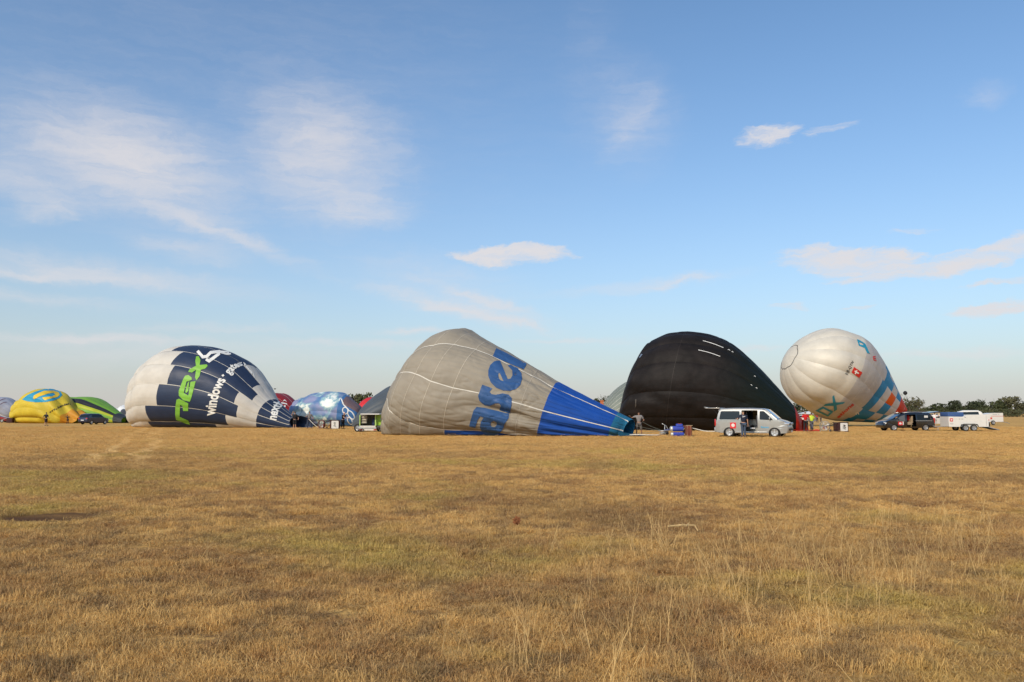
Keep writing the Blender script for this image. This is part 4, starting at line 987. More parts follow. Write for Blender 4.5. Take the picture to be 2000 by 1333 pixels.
def person(label, px, Y, hgt, rz, shirt, trousers, skin=SK, hair=(.05, .035, .025), shorts=False, sleeves=True, lhand=(-.25, -.05, .82), rhand=(.25, -.05, .82), lean=0., stance=.10, stride=0., vest=None, helmet=None, bald=False, cap=None, printed=None, group='ground crew people', z0=0., shoes=(.04, .04, .045), apron=False):
    """local: x to the person's left hand side seen from behind flipped, -y is the way they face; heights as fractions of a 1.75 m body"""
    t = thing('person', label, 'person', (at(px, 830, Y).x, Y, z0), rz, group)
    S = hgt
    def V_(x, y, z): return Vector((x, y - lean * max(0, z - .5) * 1.0, z)) * S
    hipL, hipR = V_(-.055, 0, .50), V_(.055, 0, .50); pel = V_(0, .0, .53); wst = V_(0, .0, .62); chs = V_(0, .0, .74); nk = V_(0, 0, .83); nk2 = V_(0, -.005, .865)
    shL, shR = V_(-.115, 0, .805), V_(.115, 0, .805)
    kL, kR = V_(-stance * .8, -.01 - stride * .5, .28), V_(stance * .8, -.01 + stride * .4, .28); aL, aR = V_(-stance, -stride, .045), V_(stance, stride, .045)
    fL, fR = aL + Vector((-.01, -.10, -.025)) * S, aR + Vector((.01, -.10, -.025)) * S
    def hand(sh, h):
        h = Vector(h) * S; mid = (sh + h) / 2; L = .34 * S; d = (h - sh); ll = min(d.length, L * .99)
        h = sh + d.normalized() * ll; off = math.sqrt(max(0, (L / 2) ** 2 - (ll / 2) ** 2)); side = 1 if sh.x > 0 else -1
        e = sh + (h - sh) / 2 + Vector((side * .5, .55, -.6)).normalized() * off; return e, h
    eL, hL = hand(shL, lhand); eR, hR = hand(shR, rhand)
    r_ = S
    nodes = [(pel, .085 * r_, .055 * r_), (wst, .07 * r_, .048 * r_), (chs, .085 * r_, .055 * r_), (nk, .035 * r_), (nk2, .030 * r_), (shL, .036 * r_), (eL, .024 * r_), (hL, .017 * r_), (shR, .036 * r_), (eR, .024 * r_), (hR, .017 * r_),
             (hipL, .052 * r_), (kL, .033 * r_), (aL, .022 * r_), (fL, .022 * r_, .015 * r_), (hipR, .052 * r_), (kR, .033 * r_), (aR, .022 * r_), (fR, .022 * r_, .015 * r_)]
    edges = [(0, 1), (1, 2), (2, 3), (3, 4), (2, 5), (5, 6), (6, 7), (2, 8), (8, 9), (9, 10), (0, 11), (11, 12), (12, 13), (13, 14), (0, 15), (15, 16), (16, 17), (17, 18)]
    # head joined on: crown, face, nose
    hc = V_(0, -.012, .935); nodes += [(hc + Vector((0, 0, -.03)) * S, .040 * r_, .046 * r_), (hc + Vector((0, 0, .022)) * S, .043 * r_, .050 * r_)]; edges += [(4, 19), (19, 20)]
    for (h, e) in ((7, 6), (10, 9)):       # palm, four fingers and a thumb
        a = nodes[h][0]; d = (a - nodes[e][0]).normalized(); sdv = d.cross(Vector((0, .9, .3))).normalized(); pm = a + d * .035 * S; k = len(nodes)
        nodes.append((pm, .019 * S, .010 * S)); edges.append((h, k))
        for q, ln in ((-.014, .036), (-.005, .043), (.005, .041), (.013, .033)):
            b = pm + sdv * q * S; m_ = b + d * ln * .55 * S; m2 = m_ + (d + Vector((0, -.5, -.3))).normalized() * ln * .45 * S; j = len(nodes); nodes += [(m_ + sdv * q * .5 * S, .0052 * S), (m2 + sdv * q * .6 * S, .0042 * S)]; edges += [(k, j), (j, j + 1)]
        j = len(nodes); tb = a + d * .018 * S - sdv * .028 * S; nodes.append((tb, .0055 * S)); edges.append((h, j))
    body = skinned('body', nodes, edges, skin, t)
    # face: eyes, nose, ears, mouth
    mb = MB(); mb.tube([hc + Vector((0, -.046, .008)) * S, hc + Vector((0, -.060, -.012)) * S], [.005 * S, .009 * S], 6)
    for sx in (-1, 1): mb.ell(hc + Vector((sx * .044, .003, -.003)) * S, (.006 * S, .011 * S, .016 * S), 4)
    mb.build('nose_and_ears', skin, t, True)
    mb = MB()
    for sx in (-1, 1): mb.ell(hc + Vector((sx * .017, -.0445, .008)) * S, (.007 * S, .004 * S, .004 * S), 4)
    mb.ell(hc + Vector((0, -.047, -.030)) * S, (.014 * S, .004 * S, .003 * S), 4); mb.build('eyes_and_mouth', mat('dark_brown', (.03, .02, .02), .5), t, True)
    # hair, cap or helmet
    if helmet: mb = MB(); mb.ell(hc + Vector((0, .0, .022)) * S, (.062 * S, .070 * S, .060 * S), 8); mb.build('helmet', mat('helmet_%d' % int(px), helmet, .4), t, True)
    elif cap: mb = MB(); mb.ell(hc + Vector((0, .004, .03)) * S, (.049 * S, .056 * S, .042 * S), 8); mb.box(hc + Vector((0, -.062, .036)) * S, (.07 * S, .05 * S, .006 * S)); mb.build('cap', mat('cap_%d' % int(px), cap, .7), t, True)
    elif not bald: mb = MB(); mb.ell(hc + Vector((0, .012, .026)) * S, (.048 * S, .050 * S, .046 * S), 8); mb.build('hair', mat('hair_%.2f' % hair[0], hair, .8), t, True)
    # shirt
    ms = mat('shirt_%s' % str(shirt), shirt, .85, bump=.01, bs=60); mt_ = mat('trousers_%s' % str(trousers), trousers, .85, bump=.01, bs=60)
    g_ = .010 * S
    n2 = [(V_(0, 0, .545), .088 * S + g_, .058 * S + g_), (wst, .076 * S + g_, .053 * S + g_), (chs, .088 * S + g_, .058 * S + g_), (V_(0, 0, .825), .046 * S + g_), (shL, .040 * S + g_), (shL + (eL - shL) * (.75 if sleeves else .25), .030 * S + g_), (shR, .040 * S + g_), (shR + (eR - shR) * (.75 if sleeves else .25), .030 * S + g_)]
    sh = skinned('shirt', n2, [(0, 1), (1, 2), (2, 3), (2, 4), (4, 5), (2, 6), (6, 7)], ms, t)
    if printed: 
        mb = MB(); c = V_(0, .072, .765); 
        for k in range(9): mb.ell(c + Vector((random.uniform(-.045, .045), .0, random.uniform(-.022, .03))) * S, (.016 * S, .006 * S, .011 * S), 4)
        mb.build('back_print', mat('print_pale', (.70, .72, .74), .7), sh, True)
    if vest:
        n2 = [(V_(0, 0, .52), .092 * S + 2 * g_, .062 * S + 2 * g_), (wst, .082 * S + 2 * g_, .058 * S + 2 * g_), (chs, .092 * S + 2 * g_, .062 * S + 2 * g_), (V_(0, 0, .815), .06 * S + g_), (shL, .046 * S + g_), (shR, .046 * S + g_)]
        skinned('vest', n2, [(0, 1), (1, 2), (2, 3), (2, 4), (2, 5)], mat('vest_%d' % int(px), vest, .7), t)
    def leg(h, k_, a):
        en = k_ + (a - k_) * (.12 if shorts else .93)
        n = [(h, .058 * S + g_), (k_, .038 * S + g_ + (.006 * S if shorts else 0))] + ([(en, .040 * S + g_)] if shorts else [(en, .028 * S + g_)])
        return n
    n2 = [(V_(0, 0, .53), .090 * S + g_ * .5, .060 * S + g_ * .5)] + leg(hipL, kL, aL) + leg(hipR, kR, aR)
    skinned('shorts' if shorts else 'trousers', n2, [(0, 1), (1, 2), (2, 3), (0, 4), (4, 5), (5, 6)], mt_, t)
    for a, f_ in ((aL, fL), (aR, fR)):
        mb = MB(); c = (a + f_) / 2; mb.box((c.x, c.y, .028 * S), (.058 * S, .15 * S, .05 * S), bev=.012 * S); mb.build('shoe', mat('shoe_%s' % str(shoes), shoes, .7), t, True)
    return t
PI = math.pi
person('man with back turned, navy shirt and jeans, at the silver van\'s open side door', 1452, 55.3, 1.80, PI, (.015, .02, .04), (.05, .075, .12), printed=True, sleeves=True, cap=(.06, .05, .03), rhand=(.20, -.20, .68), lhand=(-.17, -.02, .47), stance=.055)
person('bald man in grey shirt and grey shorts holding open the blue balloon mouth', 1248, 60.5, 1.74, R(-5), (.22, .20, .19), (.12, .105, .095), SKd, bald=True, shorts=True, lhand=(-.38, -.06, .80), rhand=(.18, -.12, .62), stance=.11, shoes=(.25, .14, .06))
person('person in black shirt and shorts lifting the near edge of the navy mouth', 575.5, 87.0, 1.78, R(15), (.012, .012, .014), (.012, .012, .015), SK, shorts=True, lhand=(-.10, .02, .98), rhand=(.2, -.05, .56), stance=.06, shoes=(.5, .3, .2))
person('dark haired man in grey shirt and jeans holding the far side of the navy mouth', 604, 87.4, 1.82, R(20), (.20, .19, .18), (.03, .04, .07), SK, lhand=(-.18, -.2, .72), rhand=(.2, -.1, .60), stance=.11)
person('person in long black clothes and a pale pink helmet leaning over the signed basket', 669.5, 86.6, 1.72, R(60), (.008, .008, .009), (.010, .010, .012), SK, helmet=(.55, .38, .38), lean=.22, lhand=(-.15, -.36, .62), rhand=(.12, -.36, .6), stance=.10)
person('person in black walking past the yellow balloon', 89.5, 108, 1.74, R(170), (.012, .012, .015), (.035, .022, .025), SK, shorts=True, stance=.03, stride=.09, lhand=(-.16, -.12, .56), rhand=(.16, .06, .6), shoes=(.3, .2, .15))
person('person in a red shirt and black trousers beside the red balloon mouth', 1573.5, 74.0, 1.78, PI, (.50, .012, .012), (.015, .015, .017), SK, lhand=(-.16, -.08, .62), rhand=(.15, -.1, .62), stance=.08, hair=(.25, .22, .2))
person('person in a fluorescent yellow vest and grey trousers near the red mouth', 1585.5, 75.5, 1.66, R(200), (.60, .70, .06), (.13, .14, .16), SK, vest=(.62, .80, .05), lhand=(-.16, -.12, .66), rhand=(.15, -.1, .62), stance=.06)
person('person in white top and shorts behind the open tailgate of the black minivan', 1826, 92, 1.70, R(120), (.72, .70, .70), (.45, .43, .40), SK, shorts=True, stance=.06)
person('distant small person in red near the white tent', 1596.5, 150, 1.65, 0, (.45, .03, .03), (.06, .04, .05), SK, stance=.07)
person('distant small person in brown right of the one in red', 1603.5, 155, 1.60, 0, (.16, .10, .07), (.08, .06, .05), SK, stance=.05)
person('crouching looking dark figure by the mouth of the yellow balloon', 132, 131, 1.35, 0, (.03, .02, .02), (.03, .02, .02), SKd, lean=.3, stance=.09)

# ------------------------------------------------------------------ vehicles
MSil = mat('paint_silver', (.37, .365, .345), .33, .5, var=.03, coat=.7); MBlk = mat('paint_black', (.006, .006, .007), .14, .0, var=.05, coat=1, spec=.6)
MGl = mat('tinted_glass', (.010, .014, .015), .06, 0, var=.02, coat=0, spec=.35); MWs = mat('windscreen_glass', (.05, .08, .11), .05, 0, var=.02, coat=1, spec=.9)
MTy = mat('tyre_rubber', (.018, .018, .018), .85); MAl = mat('alloy', (.55, .55, .55), .3, .8); MDrk = mat('trim_black', (.015, .015, .016), .6); MSeat = mat('seat_cloth', (.04, .04, .045), .9)
MTail = mat('tail_red', (.45, .01, .01), .25, coat=1); MLamp = mat('headlamp', (.6, .62, .65), .12, .5, coat=1); MWhP = mat('paint_white', (.64, .62, .58), .4, 0, var=.04, coat=.3); MPl = mat('plate_white', (.7, .7, .7), .5)
def rimwheel(root, x, y, rad, wdt, side, spokes=5):
    wt = bpy.data.objects.new('wheel', None); COL.objects.link(wt); wt.parent = root; wt.location = (x, y, rad)
    mb = MB(); o = side * wdt / 2
    mb.lathe([(rad * .66, -wdt / 2), (rad * .93, -wdt / 2), (rad, -wdt * .32), (rad, wdt * .32), (rad * .93, wdt / 2), (rad * .66, wdt / 2), (rad * .64, 0), (rad * .66, -wdt / 2)], n=32); mb.build('tyre', MTy, wt, True)
    mb = MB(); mb.lathe([(rad * .655, -wdt * .45), (rad * .67, o), (rad * .60, o), (rad * .58, o * .4), (.001, o * .2)], n=32)
    for k in range(spokes):
        a = 2 * PI * k / spokes + .3; c, s_ = math.cos(a), math.sin(a)
        mb.add([Vector((c * r0 - s_ * w_, o * h0, s_ * r0 + c * w_)) for r0, w_, h0 in ((rad * .1, .05 * rad, .95), (rad * .1, -.05 * rad, .95), (rad * .62, -.10 * rad, .9), (rad * .62, .10 * rad, .9))], [(0, 1, 2, 3)])
    mb.ell((0, o * .9, 0), (rad * .14, .02, rad * .14), 6); mb.build('rim', MAl, wt)
def rpoly(pts, r, n=3):     # rounded polygon
    out = []; m = len(pts)
    for i in range(m):
        p = Vector(pts[i]); a = Vector(pts[i - 1]); b = Vector(pts[(i + 1) % m]); d1 = (a - p); d2 = (b - p); rr_ = min(r, d1.length * .4, d2.length * .4)
        q0 = p + d1.normalized() * rr_; q1 = p + d2.normalized() * rr_
        for k in range(n + 1): t = k / n; out.append(tuple(q0 * (1 - t) ** 2 + p * 2 * t * (1 - t) + q1 * t * t))
    return out
def arch(cx, r, z0, n=10): return [(cx - r * math.cos(PI * k / n), z0 + r * math.sin(PI * k / n)) for k in range(n + 1)]
def shell(root, top, wheels, W, belt, hgt, mt, holes_l, holes_r, ra=.40, sill=.28, skip=(), inset=.10, tumble=.13, bumper=.0):
    """Body shell. top: outline from the rear bottom over the roof to the front bottom (x forward, z up). holes_*: openings in each side."""
    bot = [(top[-1][0], top[-1][1])]
    ww = sorted(wheels, reverse=True); b = []
    for cx in ww: b += [(cx - (x - cx), z) for x, z in arch(cx, ra, sill)]
    outline = top + b
    def yw(x, z):
        k = max(0, (z - belt) / (hgt - belt)); xf = (x - .72 * max(p[0] for p in top)) / (.28 * max(p[0] for p in top)); xr = (-x - .8 * abs(min(p[0] for p in top))) / (.2 * abs(min(p[0] for p in top)))
        return W - tumble * k ** 1.3 - .16 * max(0, xf) ** 2 - .05 * max(0, xr) ** 2 - .03 * max(0, (belt * .6 - z) / belt)
    cxm = sum(p[0] for p in outline) / len(outline); czm = hgt * .5
    def shrink(x, z): 
        dx = -inset if x > 0 else inset; k = abs(x) / max(abs(p[0]) for p in top)
        return (x + dx * k ** 2, z - inset * max(0, (z - belt) / (hgt - belt)) if z > belt else z)
    for side, holes in ((-1, holes_l), (1, holes_r)):
        sh_out = [shrink(*p) for p in top] + b
        v, f = fill2d([sh_out] + holes); v2, f2 = subdiv2d([(p[0], p[1]) for p in v], f, .25)
        meshobj('side_panel', [(x, side * yw(x, z), z) for x, z in v2], f2, mt, root, True)
    mb = MB(); n = len(top); vs = []
    for x, z in top:
        sx, sz = shrink(x, z); ys = yw(sx, sz)
        mx, mz = (sx * .35 + x * .65), (sz * .3 + z * .7)
        vs += [(sx, -ys, sz), (mx, -ys + inset * .35, mz), (x, -ys + inset * 1.1, z + .0), (x * 1.006 + 0, -ys * .4, z + .012), (x * 1.006, ys * .4, z + .012), (x, ys - inset * 1.1, z), (mx, ys - inset * .35, mz), (sx, ys, sz)]
    f = [(i * 8 + j, i * 8 + j + 1, (i + 1) * 8 + j + 1, (i + 1) * 8 + j) for i in range(n - 1) if i not in skip for j in range(7)]
    meshobj('body', vs, f, mt, root, True)
    mb = MB(); L = [p[0] for p in top]; mb.box(((max(L) + min(L)) / 2, 0, sill + .06), (max(L) - min(L) - .5, 2 * W - .25, .08)); mb.build('floor_pan', MDrk, root)
    return yw
def pane(root, yw, poly_, side, mt, name='window', off=.006, gr=0.):
    v, f = fill2d([poly_]); v2, f2 = subdiv2d([(p[0], p[1]) for p in v], f, .3)
    return meshobj(name, [(x, side * (yw(x, z) + off), z) for x, z in v2], f2, mt, root, True)

# silver van: x forward; the photo shows its right-hand side
van = thing('van', 'silver passenger van with tailgate and sliding door open, parked before the black balloon', 'van', (at(1472, 853, 57.4).x, 57.4, -.02), R(-28))
top = [(-2.42, .34), (-2.46, .62), (-2.44, 1.02), (-2.40, 1.15), (-2.30, 1.62), (-2.22, 1.86), (-2.05, 1.97), (-1.2, 2.0), (0, 1.99), (.75, 1.96), (1.0, 1.90), (1.35, 1.62), (1.72, 1.28), (1.80, 1.22), (2.15, 1.13), (2.38, 1.02), (2.47, .90), (2.50, .62), (2.47, .42), (2.38, .30)]
w1_ = rpoly([(-2.12, 1.20), (-.72, 1.20), (-.72, 1.78), (-2.02, 1.78)], .08); w2_ = rpoly([(.62, 1.20), (1.52, 1.17), (1.18, 1.52), (.90, 1.78), (.62, 1.78)], .07)
door = rpoly([(-.60, .40), (.48, .40), (.48, 1.84), (-.60, 1.84)], .05); wL = rpoly([(-.58, 1.20), (.50, 1.20), (.50, 1.78), (-.58, 1.78)], .08)
yw = shell(van, top, (-1.45, 1.58), .95, 1.12, 2.0, MSil, [w1_, w2_, door], [w1_, w2_, wL], skip=(3, 4, 11), ra=.40)
for sd_ in (-1, 1):
    pane(van, yw, rpoly([(-2.14, 1.18), (-.70, 1.18), (-.70, 1.80), (-2.04, 1.80)], .08), sd_, MGl, off=-.012); 
pane(van, yw, w2_, 1, MGl, off=-.012); pane(van, yw, wL, 1, MGl, off=-.012); pane(van, yw, w2_, -1, mat('side_glass', (.010, .011, .012), .1, spec=.3), off=-.03)
# windscreen
vs = []
for (x, z, k) in ((1.02, 1.885, .80), (1.36, 1.60, .86), (1.72, 1.27, .90)):
    for j in range(9): y = (j / 4 - 1) * .90 * k; vs.append((x + .05 * (1 - (j / 4 - 1) ** 2) + .012, y, z + .012))
meshobj('windscreen', vs, [(i * 9 + j, i * 9 + j + 1, (i + 1) * 9 + j + 1, (i + 1) * 9 + j) for i in range(2) for j in range(8)], MWs, van, True)
mb = MB(); mb.add([(1.00, -.80, 1.91), (1.76, -.93, 1.24), (1.70, -.95, 1.21), (.93, -.83, 1.90)], [(0, 1, 2, 3)]); mb.add([(1.00, .80, 1.91), (1.76, .93, 1.24), (1.70, .95, 1.21), (.93, .83, 1.90)], [(3, 2, 1, 0)]); mb.build('windscreen_pillar', MSil, van)
for x in (-1.45, 1.58):
    for s_ in (-1, 1): rimwheel(van, x, s_ * .82, .345, .23, s_)
mb = MB()
for x in (-1.45, 1.58):
    for s_ in (-1, 1): mb.lathe([(.395, -.17), (.395, .17)], c=(x, s_ * .76, .30), n=24)
mb.build('wheel_arch', MDrk, van)
# tailgate raised level at the back
mb = MB(); mb.box((-2.62, 0, 1.99), (1.05, 1.62, .05), bev=.02); tg = mb.build('tailgate', MSil, van, True); 
mb = MB(); mb.box((-2.80, 0, 2.02), (.70, 1.3, .015)); mb.build('rear_window', MGl, tg)
mb = MB(); mb.box((-3.05, 0, 2.03), (.35, 1.5, .03), Matrix.Rotation(R(12), 3, 'Y'), bev=.01); mb.build('spoiler', MSil, tg, True)
for s_ in (-1, 1): mb = MB(); mb.tube([(-2.28, s_ * .78, 1.6), (-2.62, s_ * .74, 1.95)], .012, 6); mb.build('gas_strut', MDrk, van)
# lamps, grille, bumper
for s_ in (-1, 1):
    mb = MB(); mb.box((-2.40, s_ * .905, 1.00), (.10, .07, .46), bev=.02); mb.build('tail_lamp', MTail, van, True)
    mb = MB(); mb.box((2.31, s_ * .72, .92), (.34, .32, .17), Matrix.Rotation(R(-s_ * 30), 3, 'Z'), bev=.05); mb.build('headlight', MLamp, van, True)
    mb = MB(); mb.ell((1.30, s_ * 1.04, 1.28), (.06, .10, .12), 6); mb.build('mirror', MSil, van, True)
mb = MB(); mb.box((2.49, 0, .89), (.06, 1.15, .14), bev=.015); gr = mb.build('grille', MDrk, van, True)
for z in (.86, .91): mb = MB(); mb.box((2.525, 0, z), (.012, 1.05, .016)); mb.build('grille_bar', MAl, gr)
mb = MB(); mb.lathe([(.001, .0), (.07, .0), (.07, .03), (.055, .03), (.055, .01)], c=(2.52, 0, .89), axis='X', n=20); mb.build('badge', MAl, van, True)
mb = MB(); mb.box((2.50, 0, .55), (.08, 1.5, .14), bev=.02); mb.build('air_intake', MDrk, van, True)
mb = MB(); mb.box((2.555, 0, .42), (.015, .52, .11)); mb.build('number_plate', MPl, van)
mb = MB(); mb.box((0.05, -.945, .35), (2.1, .05, .10), bev=.015); mb.build('side_sill', MSil, van, True)
mb = MB(); mb.box((-2.42, 0, .50), (.16, 1.78, .34), bev=.05); mb.build('rear_bumper', MSil, van, True)
for x in (-.35, -1.35):
    mb = MB(); mb.box((x, .1, .75), (.5, 1.3, .16), bev=.04); mb.box((x - .24, .1, 1.1), (.14, 1.3, .7), bev=.05); mb.build('seat', MSeat, van, True)
mb = MB(); mb.box((.62, -.45, .78), (.5, .5, .16), bev=.04); mb.box((.40, -.45, 1.12), (.14, .5, .75), bev=.05); mb.box((.62, .45, .78), (.5, .5, .16), bev=.04); mb.box((.40, .45, 1.12), (.14, .5, .75), bev=.05); mb.build('front_seat', MSeat, van, True)
mb = MB(); mb.box((.12, -.72, .62), (.34, .25, .05), bev=.01); mb.build('step_lamp', MPl, van)
mb = MB(); mb.box((-1.42, -.95, 1.12), (1.5, .02, .012)); mb.box((-.64, -.957, 1.28), (.012, .01, .9)); mb.build('door_rail', MDrk, van)
# sliding door stands back along the side
sdv, sdf = fill2d([rpoly([(-1.74, .40), (-.66, .40), (-.66, 1.86), (-1.70, 1.86)], .06), rpoly([(-1.62, 1.2), (-.78, 1.2), (-.78, 1.78), (-1.62, 1.78)], .06)])
def sticker(root, x, z, wd, hg, mt, yw_, side=-1, off=.012, name='sticker'):
    mb = MB(); mb.box((x, side * (yw_(x, z) + off), z), (wd, .006, hg)); return mb.build(name, mt, root)
st_ = sticker(van, -1.17, .80, .40, .40, mat('red_sign', (.60, .02, .025), .4), yw); 
mb = MB(); mb.lathe([(.001, 0), (.12, 0), (.12, .01)], c=(-1.17, -(yw(-1.17, .8) + .022), .81), n=14); mb.box((-1.15, -(yw(-1.17, .8) + .03), .79), (.17, .006, .08)); mb.build('sign_cross', MWhP, st_)
def flat_text(txt, m, root, x0, x1, z0, z1, y, name='lettering', bold=.02):
    v, f = text2d(txt, bold); return meshobj(name, [(x0 + (x1 - x0) * a, y, z0 + (z1 - z0) * b_) for a, b_ in v], f, m, root, False)
flat_text('fliegen', mat('print_skyblue', (.05, .35, .60), .5), van, .68, 1.22, .60, .76, -(yw(1, .68) + .012))

# black minivan, nose to the left
mv = thing('minivan', 'black minivan with side door and tailgate open below the silver balloon', 'minivan', (at(1768, 842, 77.5).x, 77.5, 0), PI + R(6)); mv.scale = (1, 1, .95)
top = [(-2.42, .35), (-2.46, .60), (-2.40, 1.05), (-2.28, 1.45), (-2.14, 1.66), (-1.8, 1.74), (-.6, 1.78), (.35, 1.74), (.75, 1.64), (1.25, 1.38), (1.72, 1.12), (2.15, .98), (2.42, .80), (2.52, .58), (2.50, .38), (2.42, .28)]
dw = rpoly([(-.55, .42), (.38, .42), (.34, 1.58), (-.55, 1.60)], .05); dglass = rpoly([(.52, 1.02), (1.42, 1.02), (.95, 1.42), (.52, 1.55)], .05); rgl = rpoly([(-2.05, 1.08), (-.66, 1.05), (-.66, 1.58), (-1.95, 1.52)], .07)
yw2 = shell(mv, top, (-1.48, 1.60), .93, 1.0, 1.78, MBlk, [dglass, rgl, rpoly([(-.55, 1.04), (.38, 1.02), (.38, 1.58), (-.55, 1.60)], .05)], [dglass, rgl, dw], skip=(2, 3, 9), ra=.37, inset=.11)
for s_ in (-1, 1): pane(mv, yw2, rgl, s_, MGl, off=-.012); pane(mv, yw2, dglass, s_, mat('clear_glass', (.10, .09, .08), .08, coat=1), off=-.012)
vs = []
for (x, z, k) in ((.72, 1.66, .78), (1.2, 1.42, .84), (1.72, 1.13, .90)):
    for j in range(9): y = (j / 4 - 1) * .90 * k; vs.append((x + .05 * (1 - (j / 4 - 1) ** 2) + .012, y, z + .014))
meshobj('windscreen', vs, [(i * 9 + j, i * 9 + j + 1, (i + 1) * 9 + j + 1, (i + 1) * 9 + j) for i in range(2) for j in range(8)], MWs, mv, True)
for x in (-1.48, 1.60):
    for s_ in (-1, 1): rimwheel(mv, x, s_ * .80, .33, .21, s_)
mb = MB(); mb.box((-.4, .0, 1.80), (2.4, 1.2, .02)); mb.build('roof_glass', MGl, mv)
for s_ in (-1, 1):
    mb = MB(); mb.tube([(-1.9, s_ * .68, 1.79), (-.6, s_ * .70, 1.83), (.6, s_ * .68, 1.76)], .018, 6); mb.build('roof_rail', MAl, mv, True)
    mb = MB(); mb.box((2.32, s_ * .68, .80), (.30, .26, .12), Matrix.Rotation(R(-s_ * 25), 3, 'Z'), bev=.03); mb.build('headlight', MLamp, mv, True)
    mb = MB(); mb.box((-2.36, s_ * .84, 1.0), (.14, .12, .50), bev=.02); mb.build('tail_lamp', MTail, mv, True)
    mb = MB(); mb.ell((1.22, s_ * 1.0, 1.10), (.06, .10, .09), 6); mb.build('mirror', MBlk, mv, True)
    mb = MB(); mb.box((-1.3, s_ * (yw2(-1.3, .98) + .008), .98), (1.6, .01, .035)); mb.box((.95, s_ * (yw2(.9, .95) + .008), .96), (.8, .01, .03)); mb.build('chrome_strip', MAl, mv)
mb = MB(); mb.box((-2.55, 0, 1.80), (.95, 1.45, .05), Matrix.Rotation(R(8), 3, 'Y'), bev=.02); mb.build('tailgate', MBlk, mv, True)
mb = MB(); mb.box((-.1, 0, .7), (.5, 1.3, .3), bev=.05); mb.box((-.35, 0, 1.1), (.16, 1.3, .7), bev=.05); mb.build('seat', mat('seat_tan', (.30, .22, .14), .8), mv, True)
s2 = sticker(mv, 1.02, .72, .42, .34, mat('red_sign', (.60, .02, .025), .4), yw2, 1); mb = MB(); mb.ell((1.02, yw2(1, .7) + .02, .72), (.13, .006, .10), 6); mb.build('sign_cross', MWhP, s2)
sticker(mv, .74, .74, .10, .32, MWhP, yw2, 1); sticker(mv, -1.55, 1.38, .36, .20, MWhP, yw2, 1)
rb = at(1768, 836, 76.7)
for dx, z, sc_k, lb in ((-.15, 1.15, (.22, .16, .28), 'red jacket hanging in the open side door of the black minivan'), (.55, 1.2, (.18, .14, .26), 'second red jacket in the minivan door, nearer the tailgate'), (-.25, .36, (.22, .18, .13), 'red bag on the door sill of the black minivan')):
    mb = MB(); mb.ell((0, 0, 0), sc_k, 8); mb.box((0, 0, sc_k[2] * .9), (.12, .03, .05), bev=.01)
    o = mb.build('red_bag', mat('red_cloth', (.50, .015, .015), .8, bump=.02, bs=20), None, True); o.location = (rb.x + dx + .05, 77.3 if z > 1 else 76.75, z); tag(o, lb, 'bag', 'red bags in the minivan')

# box trailer helper
def trailer_wheel(root, x, y, r, side): rimwheel(root, x, y, r, .18, side, 6)
tr = thing('trailer', 'white twin axle box trailer with blue cover on its front, behind the black minivan', 'trailer', (at(1886, 842, 76).x, 76, 0), R(-3))
body = rpoly([(-1.85, .40), (1.65, .40), (1.65, 1.50), (-.25, 1.48), (-.62, 1.30), (-1.88, 1.32)], .05)
def slab(root, poly_, y0, y1, m, name):
    v, f = fill2d([poly_]); n = len(v); vs = [(p[0], y0, p[1]) for p in v] + [(p[0], y1, p[1]) for p in v]; ff = [tuple(q) for q in f] + [tuple(n + i for i in reversed(q)) for q in f]
    k = len(vs); m_ = len(poly_); vs += [(p[0], y0, p[1]) for p in poly_] + [(p[0], y1, p[1]) for p in poly_]; ff += [(k + i, k + (i + 1) % m_, k + m_ + (i + 1) % m_, k + m_ + i) for i in range(m_)]
    return meshobj(name, vs, ff, m, root, False)
slab(tr, body, -.85, .85, MWhP, 'box')
mb = MB(); mb.box((-1.18, 0, 1.52), (1.4, 1.6, .40), bev=.06); mb.build('cover', mat('tarp_blue', (.035, .085, .23), .7, bump=.03, bs=8), tr, True)
mb = MB(); mb.tube([(-1.75, -.82, 1.33), (-.6, -.80, 1.33), (-.35, -.86, 1.25)], .025, 6); mb.build('cover_hem', mat('tarp_blue', (0, 0, 0)), tr, True)
for x in (-.45, .28):
    for s_ in (-1, 1): trailer_wheel(tr, x, s_ * .92, .30, s_)
mb = MB(); 
for s_ in (-1, 1):
    p_ = [(-.86, s_ * .92, .40), (-.78, s_ * .92, .62), (-.5, s_ * .92, .68), (.35, s_ * .92, .68), (.62, s_ * .92, .62), (.70, s_ * .92, .40)]
    mb.add([(x, y - .1, z) for x, y, z in p_] + [(x, y + .1, z) for x, y, z in p_], [(i, i + 1, 7 + i, 6 + i) for i in range(5)])
mb.build('mudguard', mat('plastic_grey', (.08, .08, .085), .7), tr)
mb = MB(); mb.tube([(-1.8, -.3, .42), (-2.7, 0, .42), (-2.9, 0, .46)], .035, 6); mb.tube([(-1.8, .3, .42), (-2.7, 0, .42)], .035, 6); mb.tube([(-2.45, 0, .40), (-2.45, 0, .05)], .025, 6); mb.build('drawbar', MSt, tr)
mb = MB(); mb.box((1.45, -.86, .95), (.03, .02, .9)); mb.box((1.66, -.7, .9), (.02, .04, 1.0)); mb.build('corner_post', MAl, tr)
s3 = sticker(tr, -1.62, 1.02, .28, .28, mat('red_sign', (.60, .02, .025), .4), lambda x, z: .85); mb = MB(); mb.ell((-1.62, -.874, 1.02), (.09, .006, .07), 6); mb.build('sign_cross', MWhP, s3)
flat_text('FLY', mat('print_grey', (.25, .25, .27), .6), tr, -1.72, -1.45, .62, .74, -.857); flat_text('- - o u', mat('print_grey', (.25, .25, .27), .6), tr, -1.35, -.6, 1.06, 1.14, -.857)
mb = MB(); mb.box((2.15, 0, .26), (1.0, 1.5, .06), Matrix.Rotation(R(16), 3, 'Y')); mb.build('loading_ramp', MSt, tr)
